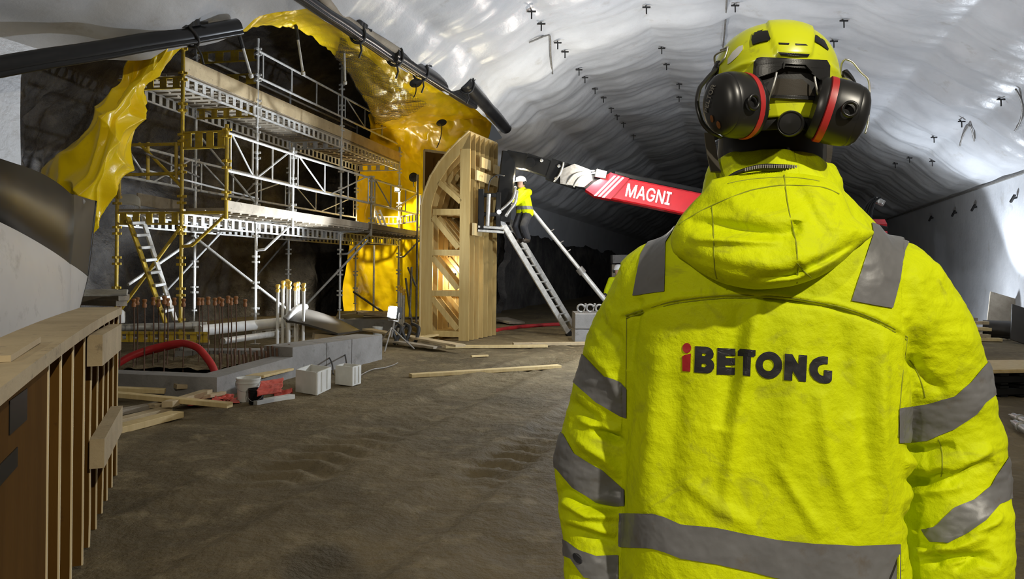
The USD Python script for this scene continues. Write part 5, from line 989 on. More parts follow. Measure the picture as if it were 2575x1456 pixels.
# ---------------------------------------------------------------- the big worker, seen from behind
PX = lambda px, py, d: at(px, py, d)
def marching(f, lo, hi, h):
    """The surface f = 0 (inside < 0) as triangles, by tetrahedra over a grid of step h."""
    ax = [np.arange(a, b + h, h) for a, b in zip(lo, hi)]; n = [len(a) for a in ax]
    P = np.stack(np.meshgrid(*ax, indexing='ij'), -1).reshape(-1, 3); val = f(P); val = np.where(np.abs(val) < 1e-7, 1e-7, val)
    idx = np.arange(n[0] * n[1] * n[2]).reshape(n); c = [idx[a:n[0] - 1 + a, b:n[1] - 1 + b, e:n[2] - 1 + e].ravel() for a in (0, 1) for b in (0, 1) for e in (0, 1)]
    C = np.stack(c, 1); sg = val[C] < 0; C = C[(sg.any(1)) & (~sg.all(1))]
    tets = [(0, 1, 3, 7), (0, 3, 2, 7), (0, 2, 6, 7), (0, 6, 4, 7), (0, 4, 5, 7), (0, 5, 1, 7)]
    T = np.vstack([C[:, t] for t in tets]); ins = val[T] < 0; k = ins.sum(1); E = []
    for want in (1, 3, 2):
        q = T[k == want]; s = ins[k == want]
        if want == 2:
            o = np.argsort(~s, axis=1, kind='stable'); q = np.take_along_axis(q, o, 1); a, b, x, y = q.T
            E += [np.stack([np.stack([a, x], 1), np.stack([a, y], 1), np.stack([b, x], 1)], 1), np.stack([np.stack([b, x], 1), np.stack([a, y], 1), np.stack([b, y], 1)], 1)]
        else:
            o = np.argsort(~s if want == 1 else s, axis=1, kind='stable'); q = np.take_along_axis(q, o, 1); a, x, y, z = q.T
            E.append(np.stack([np.stack([a, x], 1), np.stack([a, y], 1), np.stack([a, z], 1)], 1))
    E = np.sort(np.vstack(E), axis=2); u, inv = np.unique(E.reshape(-1, 2), axis=0, return_inverse=True)
    a, b = u.T; t = val[a] / (val[a] - val[b]); V = P[a] + (P[b] - P[a]) * t[:, None]; F = inv.reshape(-1, 3)
    cen, nr = V[F].mean(1), np.cross(V[F[:, 1]] - V[F[:, 0]], V[F[:, 2]] - V[F[:, 0]]); flip = ((f(cen + nr / (np.linalg.norm(nr, axis=1, keepdims=True) + 1e-12) * h * .3) - f(cen)) < 0); F[flip] = F[flip][:, ::-1]
    m = trimesh.Trimesh(V, F, process=False); m.merge_vertices(digits_vertex=6); m.update_faces(m.nondegenerate_faces()); m.remove_unreferenced_vertices(); return m
def smin(a, b, k): h = np.clip(.5 + .5 * (b - a) / k, 0, 1); return b * (1 - h) + a * h - k * h * (1 - h)
def capsule_chain(P, pts, k=.02):
    d = None
    for (a, ra), (b, rb) in zip(pts[:-1], pts[1:]):
        a, b = A(a), A(b); e = b - a; t = np.clip((P - a) @ e / (e @ e), 0, 1); q = np.linalg.norm(P - a - t[:, None] * e, axis=1) - (ra + (rb - ra) * t); d = q if d is None else smin(d, q, k)
    return d
DM = 1.28
zof = lambda py: EYE - (py - HY) * DM / FOC
def xof(px, py, d=DM): return float(at(px, py, d)[0])
# torso sections: row in the photo, left and right outline, half depth, depth of the middle
TR = [(372, 1912, 1960, .05, 1.27), (430, 1840, 2040, .075, 1.265), (520, 1740, 2130, .10, 1.26), (590, 1672, 2195, .115, 1.265), (640, 1625, 2240, .13, 1.27), (700, 1596, 2268, .142, 1.275), (780, 1577, 2276, .152, 1.28), (900, 1574, 2270, .158, 1.285), (1000, 1572, 2264, .158, 1.285),
      (1150, 1566, 2260, .157, 1.285), (1300, 1559, 2259, .160, 1.285), (1456, 1552, 2266, .165, 1.285), (1620, 1546, 2275, .168, 1.285), (1720, 1546, 2275, .168, 1.285)]
tz = A([zof(r[0]) for r in TR])[::-1]; tl = A([xof(r[1], r[0]) for r in TR])[::-1]; tr_ = A([xof(r[2], r[0]) for r in TR])[::-1]; tb = A([r[3] for r in TR])[::-1]; tc = A([r[4] for r in TR])[::-1]
fl, fr, fb, fc_ = [PchipInterpolator(tz, q) for q in (tl, tr_, tb, tc)]; Z0, Z1 = tz[0], tz[-1]
LA = [(PX(1672, 742, 1.285), .088), (PX(1625, 860, 1.315), .092), (PX(1583, 980, 1.34), .092), (PX(1540, 1110, 1.35), .088), (PX(1519, 1190, 1.35), .084), (PX(1528, 1300, 1.33), .078), (PX(1522, 1400, 1.31), .069), (PX(1516, 1470, 1.295), .062)]
RA = [(PX(2232, 735, 1.285), .090), (PX(2292, 850, 1.315), .094), (PX(2340, 980, 1.34), .092), (PX(2368, 1100, 1.35), .088), (PX(2388, 1210, 1.35), .083), (PX(2400, 1300, 1.33), .080), (PX(2412, 1400, 1.31), .076), (PX(2410, 1530, 1.29), .062)]
TURN = .17; CT, ST = math.cos(TURN), math.sin(TURN)      # he looks a little to the right
def turned(px, d): return d - math.tan(TURN) * (np.asarray(px, float) - 1917) / FOC * 1.28
def PT(px, py, d): return at(px, py, turned(px, d))
LA = [(PT(*proj(p), p[1]), r * 1.03) for p, r in LA]; RA = [(PT(*proj(p), p[1]), r * .975) for p, r in RA]
def f_torso(P):
    z = np.clip(P[:, 2], Z0, Z1); l, r, b, c = fl(z), fr(z), fb(z), fc_(z); a = (r - l) / 2 * .955; dx, dy = P[:, 0] - (l + r) / 2, P[:, 1] - c; x = np.abs(dx * CT - dy * ST) / a; y = np.abs(dy * CT + dx * ST) / b; n = 2.7
    g = ((x ** n + y ** n) ** (1 / n) - 1) * np.minimum(a, b) * .9; return np.maximum(np.maximum(g, P[:, 2] - Z1 + .003), Z0 - P[:, 2])
def f_jacket(P):
    d = f_torso(P); d = smin(d, np.maximum(capsule_chain(P, LA), LA[-1][0][2] - P[:, 2]), .022); return smin(d, np.maximum(capsule_chain(P, RA), RA[-1][0][2] - P[:, 2]), .022)
def crease(px, py, pts, w, amp, sharp=2):
    q = A(pts, float); d = np.full(px.shape, 1e9); tt = np.zeros(px.shape); L = np.r_[0, np.cumsum(np.linalg.norm(np.diff(q, axis=0), axis=1))]
    for i in range(len(q) - 1):
        e = q[i + 1] - q[i]; t = np.clip(((px - q[i, 0]) * e[0] + (py - q[i, 1]) * e[1]) / (e @ e), 0, 1); dd = np.hypot(px - q[i, 0] - t * e[0], py - q[i, 1] - t * e[1]); b = dd < d; d = np.where(b, dd, d); tt = np.where(b, (L[i] + t * (L[i + 1] - L[i])) / L[-1], tt)
    return amp * np.exp(-(d / w) ** sharp) * np.sin(np.pi * np.clip(.12 + .88 * tt, 0, 1)) ** .5
CR = [  # folds of the jacket: line in the photo, width, height (+ ridge, - hollow)
    ([(1905, 760), (1880, 900), (1850, 1080), (1818, 1300)], 22, .007), ([(1862, 790), (1842, 900), (1815, 1080)], 24, -.006), ([(1660, 900), (1640, 1080), (1625, 1290)], 26, .006), ([(1700, 960), (1690, 1150), (1680, 1290)], 30, -.005),
    ([(2060, 1000), (2080, 1150), (2150, 1330)], 20, .005), ([(2000, 820), (1990, 980), (1975, 1200)], 34, .005), ([(2110, 790), (2120, 900), (2150, 1050)], 30, -.006), ([(2215, 860), (2205, 1050), (2225, 1290)], 22, .007), ([(2180, 900), (2175, 1080), (2190, 1250)], 22, -.005), ([(1960, 1180), (2010, 1260), (2070, 1350)], 16, .004), ([(1740, 1220), (1800, 1270), (1900, 1330)], 20, .004),
    ([(2300, 700), (2330, 800), (2320, 900)], 24, .006), ([(2265, 800), (2300, 870), (2300, 980)], 16, -.008), ([(2290, 900), (2335, 960), (2380, 985)], 15, -.007), ([(1500, 800), (1560, 860), (1590, 960)], 18, -.007), ([(1480, 880), (1530, 930), (1568, 1010)], 14, .005), ([(1610, 760), (1590, 850), (1585, 930)], 12, -.007),
    ([(1500, 1085), (1540, 1100), (1575, 1112)], 10, -.012), ([(1470, 1060), (1520, 1075), (1570, 1080)], 13, .008), ([(1440, 1010), (1500, 1060), (1560, 1120)], 12, -.006), ([(1460, 1110), (1520, 1150), (1565, 1200)], 14, .007), ([(1420, 1235), (1470, 1270), (1560, 1278)], 11, -.013), ([(1425, 1262), (1480, 1297), (1560, 1300)], 12, .009), ([(1440, 1310), (1500, 1330), (1550, 1345)], 14, .006), ([(1430, 1325), (1500, 1352), (1550, 1360)], 11, -.007),
    ([(2262, 1120), (2330, 1135), (2400, 1118)], 13, -.010), ([(2262, 1160), (2340, 1175), (2420, 1140)], 15, .008), ([(2270, 1205), (2330, 1212), (2390, 1188)], 12, -.011), ([(2380, 1180), (2440, 1150), (2490, 1120)], 14, .008), ([(2390, 1210), (2440, 1180), (2495, 1160)], 12, -.007), ([(2265, 1255), (2310, 1240), (2420, 1225)], 14, .006), ([(2262, 1290), (2290, 1310), (2330, 1340)], 14, -.009),
    ([(2320, 1385), (2400, 1380), (2480, 1345)], 14, .010), ([(2320, 1402), (2400, 1402), (2495, 1395)], 10, -.011), ([(2410, 1430), (2460, 1405), (2510, 1420)], 11, -.009), ([(2440, 1340), (2490, 1315), (2515, 1290)], 12, .007), ([(2300, 1360), (2340, 1380), (2360, 1430)], 12, -.008),
    ([(1570, 800), (1700, 762), (1850, 748), (1950, 752), (2100, 775), (2200, 808), (2285, 855)], 6, -.0035), ([(1570, 788), (1700, 750), (1850, 736), (1950, 740), (2100, 763), (2200, 796), (2285, 843)], 9, .003)]
def jacket_mesh():
    m = marching(f_jacket, (.02, 1.03, .78), (.92, 1.56, 1.74), .0085); trimesh.smoothing.filter_taubin(m, iterations=6); m = m.subdivide()
    trimesh.smoothing.filter_taubin(m, iterations=10)
    v, n = np.array(m.vertices), np.array(m.vertex_normals); px, py = proj(v); back = np.clip(-n[:, 1] * 2.0 + .35, 0, 1)
    h = np.zeros(len(v))
    rm = np.clip((px - 2258) / 45, 0, 1); lm = np.clip((1580 - px) / 30, 0, 1)
    for pts, w, amp in CR:
        x = pts[len(pts) // 2][0]; h += 1.5 * crease(px, py, pts, w, amp) * back * (rm if x > 2256 else lm if x < 1576 else 1.0)
    arm = (np.abs(px - 1917) > 352).astype(float)
    h += .016 * (fbm(v * A([9, 9, 4]), 4, 151) - .5) * (1 - arm) + .016 * (fbm(v * A([8, 8, 19]) + 3, 4, 152) - .5) * arm + .005 * (.25 - np.abs(fbm(v * A([16, 16, 13]), 3, 153) - .5)) + .0035 * (.25 - np.abs(fbm(v * 34, 3, 154) - .5))
    m.vertices = v + n * h[:, None]; return m
def depth_map(v, n, lim=.15):
    s = -n[:, 1] > lim; p = np.stack(proj(v[s]), 1); return LinearNDInterpolator(p, v[s, 1])
def ribbon_tube(pts, dmap, r, off=0.0, n=60):
    q = spline([(a, b, 0) for a, b in pts], n); d = dmap(q[:, 0], q[:, 1]); ok = np.isfinite(d); q, d = q[ok], d[ok]; k = np.ones(5) / 5; d = np.convolve(np.r_[[d[0]] * 2, d, [d[-1]] * 2], k, 'valid'); m = M(); m.path(at(q[:, 0], q[:, 1], d - off), r, 6); return m
def on_surface(poly, dmap, th, off=.001, step=9):
    """A shape given in photo coordinates, laid on the surface and raised by th."""
    out = M()
    for g in getattr(poly, 'geoms', [poly]):
        t = trimesh.creation.extrude_polygon(g.segmentize(step), 1.0, engine='earcut'); v, f = trimesh.remesh.subdivide_to_size(t.vertices, t.faces, step * 1.3, max_iter=8)[:2]
        d = dmap(v[:, 0], v[:, 1]); d = np.where(np.isfinite(d), d, np.nanmedian(d)); out.add(at(v[:, 0], v[:, 1], d + .004 - (v[:, 2] > .01) * (.004 + off + th)), f[:, ::-1])
    return out
def big_worker():
    t = thing('person', 'big worker seen from behind in a dirty yellow high-visibility jacket, helmet and ear defenders', 'person', (.42, 1.29, 0))
    jm = jacket_mesh(); v, f, n = np.array(jm.vertices), np.array(jm.faces), np.array(jm.vertex_normals); px, py = proj(v)
    # the body under the clothes: one continuous figure down to the boots
    Z = lambda x, y, z: A([x, y, z]); cx = .42; hd = PX(1948, 262, 1.275); nk = PX(1940, 430, 1.275); hips = [Z(cx - .1, 1.29, .96), Z(cx + .1, 1.29, .96)]; kn = [Z(cx - .13, 1.32, .52), Z(cx + .13, 1.32, .52)]; an = [Z(cx - .15, 1.29, .10), Z(cx + .15, 1.29, .10)]
    ch = Z(cx, 1.285, 1.35); sh = [PT(1690, 735, 1.29), PT(2215, 730, 1.29)]; el = [PT(1560, 1100, 1.345), PT(2362, 1100, 1.345)]; wr = [PT(1512, 1460, 1.29), PT(2410, 1500, 1.29)]
    fw = A([0, 1.0, 0]); B = [(hips[0], .11, hips[1], .11), (hips[0], .11, ch, .125), (hips[1], .11, ch, .125), (ch, .12, nk, .06), (nk, .058, hd, .075), (hd + A([0, -.015, .02]), .088, hd + A([0, .03, -.02]), .078), (hd + A([0, .05, -.05]), .06, hd + A([0, .07, -.09]), .035), (hd + A([0, .105, -.01]), .016, hd + A([0, .11, -.03]), .014), (sh[0], .06, sh[1], .06)]
    for i, s in ((0, -1), (1, 1)):
        B += [(hips[i], .1, kn[i], .065), (kn[i], .06, an[i], .045), (an[i], .045, an[i] + fw * .16 - A([0, 0, .055]), .035), (sh[i], .058, el[i], .045), (el[i], .042, wr[i], .03), (hd + A([s * .08, 0, -.01]), .02, hd + A([s * .083, -.005, -.04]), .014)]
        hb = wr[i] + A([0, .02, -.07]); B += [(wr[i], .032, hb, .034), (hb + A([0, .025, .03]), .015, hb + A([s * -.01, .055, -.03]), .012), (hb + A([s * -.01, .055, -.03]), .012, hb + A([s * -.015, .06, -.06]), .010)]
        for q, L in ((.03, .075), (.01, .085), (-.01, .08), (-.03, .06)): k = hb + A([0, q, -.03]); B += [(k, .011, k + A([s * -.006, .004, -L * .55]), .010), (k + A([s * -.006, .004, -L * .55]), .010, k + A([s * -.03, .008, -L]), .008)]
    obj('body', figure(B, .018, 10), 'skin', t, smooth=True)
    ln = [(hips[0], .135, hips[1], .135)]
    for i in (0, 1): ln += [(hips[i] - A([0, 0, .02]), .125, kn[i], .095), (kn[i], .093, an[i] + A([0, 0, .05]), .08)]
    tm = figure(ln, .02); obj('trousers', tm, 'trousers', t, smooth=True)
    for i in (0, 1): obj('boot', figure([(an[i] + A([0, 0, .1]), .072, an[i] - A([0, .02, .03]), .066), (an[i] - A([0, .03, .05]), .048, an[i] + A([0, .17, -.05]), .048)], .015), 'boot', t, smooth=True)
    for i, s in ((0, -1), (1, 1)):
        hb = wr[i] + A([0, .02, -.07]); q = [(wr[i] + A([0, 0, .02]), .046, hb, .046), (hb + A([0, .025, .03]), .021, hb + A([s * -.01, .06, -.035]), .018), (hb + A([s * -.01, .06, -.035]), .018, hb + A([s * -.015, .065, -.065]), .015)]
        for o, L in ((.036, .08), (.012, .09), (-.012, .085), (-.036, .065)): k = hb + A([0, o, -.03]); q += [(k, .0155, k + A([s * -.006, .004, -L * .55]), .014), (k + A([s * -.006, .004, -L * .55]), .014, k + A([s * -.03, .008, -L]), .011)]
        obj('glove', figure(q, .006, 4), 'glove', t, smooth=True)
    jk = obj('jacket', (v, f), 'hivis', t, smooth=True)
    tor, la, ra = (px > 1570) & (px < 2262), px < 1576, px > 2256
    def band(poly, name='reflective_band', side=None, off=.0022):
        g = sdist(np.stack([px, py], 1), poly)
        if side is not None: g = np.minimum(g, side)
        vv, ff = clip(v + n * off, f, g); return obj(name, (vv, ff), 'reflective', jk, smooth=True)
    band([(1480, 1288), (1560, 1291), (1640, 1290), (1672, 1300), (1712, 1318), (1800, 1326), (1950, 1356), (2050, 1366), (2150, 1371), (2300, 1366), (2300, 1462), (2240, 1466), (2150, 1470), (1990, 1462), (1900, 1440), (1800, 1418), (1712, 1404), (1672, 1388), (1640, 1379), (1560, 1376), (1480, 1372)], side=np.minimum(px - 1556, 2262 - px))
    L = lambda x: 1576 - x; Rr = lambda x: x - 2256
    band([(1380, 835), (1470, 893), (1520, 945), (1560, 960), (1585, 985), (1600, 1060), (1560, 1046), (1500, 1012), (1443, 962), (1380, 915)], side=1577 - px); band([(1360, 1050), (1418, 1092), (1445, 1140), (1490, 1168), (1515, 1182), (1562, 1224), (1600, 1250), (1600, 1275), (1545, 1271), (1500, 1262), (1440, 1225), (1402, 1180), (1360, 1150)], side=1572 - px)
    band([(1380, 1335), (1428, 1362), (1455, 1382), (1500, 1398), (1560, 1394), (1600, 1390), (1600, 1470), (1560, 1470), (1470, 1452), (1436, 1405), (1380, 1380)], side=1556 - px)
    band([(2230, 1028), (2260, 1026), (2330, 1015), (2400, 995), (2440, 960), (2460, 935), (2520, 870), (2560, 950), (2476, 1012), (2455, 1040), (2400, 1078), (2330, 1108), (2260, 1114), (2230, 1114)], side=px - 2259); band([(2316, 1334), (2350, 1325), (2400, 1276), (2450, 1255), (2490, 1220), (2504, 1194), (2540, 1140), (2570, 1240), (2512, 1268), (2480, 1310), (2440, 1338), (2385, 1368), (2340, 1362)], side=px - 2262)
    up = np.where(n[:, 2] > -.4, 1.0, -1) * 50
    band([(1612, 640), (1660, 560), (1700, 570), (1675, 610), (1672, 733), (1592, 743)], side=up); band([(2195, 588), (2190, 560), (2290, 600), (2274, 632), (2262, 700), (2243, 775), (2140, 756)], side=up)
    dm = depth_map(v, n)
    # seams and creases that are sewn
    for pts in ([(1572, 794), (1640, 772), (1700, 756), (1850, 742), (1950, 746), (2100, 769), (2200, 802), (2282, 848)], [(1574, 800), (1640, 779), (1700, 763), (1850, 749), (1950, 753), (2100, 776), (2200, 809), (2280, 855)]): obj('seam', ribbon_tube(pts, dm, .0011), 'hivis_dark', jk, smooth=True)
    obj('seam', ribbon_tube([(2282, 850), (2268, 960), (2258, 1100)], dm, .001), 'hivis_dark', jk, smooth=True); obj('seam', ribbon_tube([(1576, 800), (1575, 900), (1574, 1000)], dm, .001), 'hivis_dark', jk, smooth=True)
    obj('seam', ribbon_tube([(2286, 905), (2310, 945), (2326, 1000)], dm, .0011), 'hivis_dark', jk, smooth=True); obj('seam', ribbon_tube([(2360, 1105), (2370, 1150), (2366, 1200)], dm, .001), 'hivis_dark', jk, smooth=True)
    # the lettering across the back
    sl = lambda x: (x - 1745) * .082                                  # the line of print runs down to the right
    def glyph(parts, holes=()):
        g = shapely.union_all([Polygon(p) if not hasattr(p, 'area') else p for p in parts])
        for h in holes: g = g.difference(Polygon(h) if not hasattr(h, 'area') else h)
        return g
    def put(g): return shapely.transform(g, lambda c: np.stack([1680 + c[:, 0] / 5.852, 840 + c[:, 1] / 5.852], 1))
    circ = lambda x, y, rx, ry: shapely.affinity.scale(shapely.Point(x, y).buffer(1, 32), rx, ry)
    import shapely.affinity
    Bp = glyph([[(398, 178), (560, 185), (620, 205), (655, 240), (672, 290), (662, 345), (628, 374), (662, 400), (680, 455), (672, 510), (640, 555), (585, 578), (384, 563)]], [[(498, 282), (540, 284), (562, 303), (540, 323), (498, 322)], [(492, 434), (540, 434), (568, 462), (540, 488), (492, 485)]])
    Ep = glyph([[(726, 204), (990, 216), (988, 320), (855, 320), (842, 334), (855, 350), (984, 353), (982, 458), (852, 458), (840, 472), (850, 488), (982, 494), (978, 602), (717, 594)]]); Tp = glyph([[(1062, 216), (1288, 236), (1286, 320), (1266, 337), (1220, 335), (1210, 618), (1098, 608), (1104, 324), (1024, 320), (1026, 250)]])
    Op = glyph([circ(1486, 458, 193, 200)], [circ(1475, 457, 83, 88)]); Np = glyph([[(1722, 288), (1828, 296), (1918, 450), (1930, 306), (2048, 314), (2028, 702), (1928, 694), (1832, 540), (1826, 684), (1704, 676)]])
    Gp = glyph([[(2354, 336), (2350, 444), (2296, 440), (2240, 456), (2206, 496), (2200, 540), (2222, 588), (2262, 612), (2292, 614), (2298, 530), (2416, 540), (2410, 680), (2380, 718), (2310, 728), (2230, 716), (2150, 670), (2096, 600), (2078, 520), (2092, 440), (2140, 372), (2210, 336), (2280, 326)]])
    lt = obj('lettering', on_surface(shapely.union_all([put(g) for g in (Bp, Ep, Tp, Op, Np, Gp)]), dm, .0006, .0009), 'print_black', jk, label='black printed lettering across the back of the jacket')
    ip = [glyph([circ(275, 206, 64, 74)]), glyph([[(335, 286), (325, 554), (210, 545), (206, 332), (240, 308), (290, 296)]])]
    obj('red_letter', on_surface(shapely.union_all([put(g) for g in ip]), dm, .0006, .0009), 'print_red', jk, label='red letter i at the start of the lettering')
    em = shapely.affinity.rotate(circ(1452, 1404, 16, 9), 52).difference(shapely.affinity.rotate(shapely.affinity.scale(shapely.Point(1455, 1399).buffer(1), 14, 1.6), 42)); obj('cuff_emblem', on_surface(em, dm, .001, .004), 'print_black', jk)
    # ---- hood: a bag of cloth lying on the shoulders
    O = A([(1790, 452), (1768, 482), (1735, 516), (1704, 556), (1686, 600), (1692, 632), (1722, 656), (1770, 690), (1830, 716), (1905, 728), (1975, 722), (2045, 702), (2105, 668), (2155, 622), (2197, 584), (2172, 566), (2145, 545), (2128, 505), (2108, 470), (2075, 448), (2000, 436), (1935, 432), (1860, 438)], float)
    cl = spline(np.vstack([O, O[:1]])[:, [0, 1, 1]], 181)[:-1, :2]; c = A([1935, 560.]); R = np.r_[np.linspace(0, .8, 34), np.linspace(.82, 1, 22)]; g = c + (cl - c)[None] * R[:, None, None]; gx, gy = g[..., 0], g[..., 1]
    zb = turned(gx, np.interp(gy, [432, 480, 560, 640, 730], [1.170, 1.150, 1.137, 1.128, 1.122])); side = ((gx - 1935) / 270) ** 2
    dome = (1 - R ** 3.2)[:, None] ** .5; low = np.clip((gy - 440) / 260, 0, 1); h = dome * (.018 + .060 * low ** .8) + .004
    CH = [([(1745, 560), (1840, 574), (1920, 590), (1975, 596)], 17, -.017), ([(1745, 600), (1850, 604), (1940, 606), (1990, 598)], 11, .011), ([(1975, 598), (2000, 575), (2003, 555)], 14, -.012), ([(1700, 540), (1760, 520), (1840, 510)], 20, -.008), ([(1815, 500), (1900, 535), (1985, 545), (2060, 520)], 26, .010), ([(1780, 470), (1850, 462), (1980, 460), (2080, 470)], 12, .006),
          ([(1760, 640), (1860, 660), (1960, 668), (2060, 640), (2150, 600)], 26, .008), ([(1900, 700), (1990, 690), (2070, 655), (2170, 600)], 9, -.010), ([(1925, 716), (2010, 703), (2090, 662), (2185, 592)], 12, .009), ([(2000, 610), (2010, 650), (2040, 690)], 12, .005), ([(1740, 660), (1830, 690), (1910, 706)], 12, .006), ([(2040, 470), (2080, 540), (2150, 590)], 24, .008), ([(2020, 500), (2060, 570), (2100, 600)], 18, -.006), ([(1795, 660), (1800, 690), (1820, 708)], 8, -.004)]
    for pts, w, amp in CH: h = h + crease(gx, gy, pts, w, amp)
    P = at(gx, gy, zb + .035 * side - h); h2 = .008 * (fbm(P.reshape(-1, 3) * 14, 4, 161) - .5) + .005 * (.25 - np.abs(fbm(P.reshape(-1, 3) * 30, 3, 162) - .5)); P = P - A([0, 1, 0]) * h2.reshape(gx.shape)[..., None]
    P = np.concatenate([P, at(c[0] + (cl[:, 0] - c[0]) * .985, c[1] + (cl[:, 1] - c[1]) * .985, zb[-1] + .035 * side[-1] + .03)[None]], 0); nr, nc = P.shape[:2]
    i, j = np.meshgrid(np.arange(nr - 1), np.arange(nc), indexing='ij'); a, b = (i * nc + j).ravel(), (i * nc + (j + 1) % nc).ravel(); F = np.vstack([np.stack([a, b, b + nc], 1), np.stack([a, b + nc, a + nc], 1)])
    hv = P.reshape(-1, 3); F = F if np.cross(hv[F[5000, 1]] - hv[F[5000, 0]], hv[F[5000, 2]] - hv[F[5000, 0]])[1] < 0 else F[:, ::-1]
    hood = obj('hood', (hv, F), 'hivis', t, smooth=True); hm = trimesh.Trimesh(hv, F, process=False); dh = depth_map(hv, np.array(hm.vertex_normals), .05)
    for pts in ([(1972, 440), (1976, 480), (1982, 520), (1990, 560), (2003, 620), (2006, 680), (2004, 712)], [(1790, 520), (1793, 560), (1795, 610), (1797, 670), (1803, 704)], [(1706, 566), (1760, 532), (1830, 500), (1900, 476), (1975, 466), (2060, 470), (2110, 488)], [(1830, 462), (1900, 450), (1972, 446), (2060, 456)], [(2005, 662), (2020, 680), (2042, 700)]): obj('seam', ribbon_tube(pts, dh, .0011), 'hivis_dark', hood, smooth=True)
    # ---- collar standing round the neck, and the dark gap with its zip under it
    def ring(rows, ctr, th, name, mt, par, n=140, cr=0.0, seed=0):
        an_ = np.linspace(0, 2 * np.pi, n + 1)[:-1]; L = []
        for rx, ry, zf, of in rows: L.append(np.stack([ctr[0] + rx * np.sin(an_), ctr[1] - ry * np.cos(an_) + of, zf(an_)], 1))
        g = np.stack(L); q = g.reshape(-1, 3); g = resample(np.concatenate([g, g[:, :1]], 1), 26, n + 1); q = g.reshape(-1, 3); nn = grid_normals(g)
        g = g + nn * (cr * (fbm(q * 16, 3, seed) - .5) + cr * .7 * (.25 - np.abs(fbm(q * A([20, 20, 30]), 3, seed + 1) - .5))).reshape(g.shape[:2])[..., None]; g[:, -1] = g[:, 0]
        return obj(name, sheet(g, th), mt, par, smooth=True)
    ctr = (xof(1945, 440, 1.265), 1.27); zt = lambda k: (lambda a: float(at(1940, k, 1.15)[2]) - .030 * (1 - np.cos(a)) / 2 - .012 * np.sin(a))
    ring([(.118, .118, zt(500), 0), (.112, .112, zt(455), 0), (.106, .108, zt(418), .0), (.100, .100, zt(382), .005), (.094, .094, zt(379), .006), (.088, .09, zt(395), .006), (.088, .09, zt(440), 0)], ctr, .002, 'collar', 'hivis', t, cr=.014, seed=171)
    q = [(1830, 446), (1860, 432), (1920, 421), (1985, 421), (2040, 438)]; zp = M(); zz = spline([(a, b, 0) for a, b in q], 40); zd = 1.156 + .03 * ((zz[:, 0] - 1935) / 120) ** 2; gp = at(zz[:, 0], zz[:, 1], zd); zp.path(gp, np.interp(np.linspace(0, 1, 40), [0, .5, 1], [.002, .0062, .003]), 8); zo = obj('zip_gap', zp, 'black_matt', t, smooth=True)
    m = M()
    for k in range(8, 38): m.bar(gp[k] + A([0, -.0075, -.002]), gp[k] + A([0, -.0075, .003]), .0018, .002)
    obj('zip_teeth', m, 'steel_dull', zo)
    # ---- neck gaiter and straps
    m = M(); m.lathe([(.09, -.13), (.088, -.06), (.083, 0), (.08, .06), (.05, .08)], PX(1938, 345, 1.285), (0, 0, 1), 40, sx=1.02, sy=1.15); obj('neck_gaiter', m, 'black_matt', t, smooth=50)
    for pts in ([(1783, 335, 1.25), (1788, 375, 1.235), (1800, 432, 1.20)], [(2082, 345, 1.25), (2080, 385, 1.235), (2070, 430, 1.205)]):
        g = np.stack([PX(a + s * 9, b, d) for s in (-1, 1) for a, b, d in [(0, 0, 1)]]) if False else None; m = M(); q = spline([PX(*p) for p in pts], 12); [m.bar(q[k], q[k + 1] + (q[k + 1] - q[k]) * .05, .016, .003, up=(0, 1, 0)) for k in range(11)]; obj('helmet_strap', m, 'machine_dark', t)
    helmet(t)
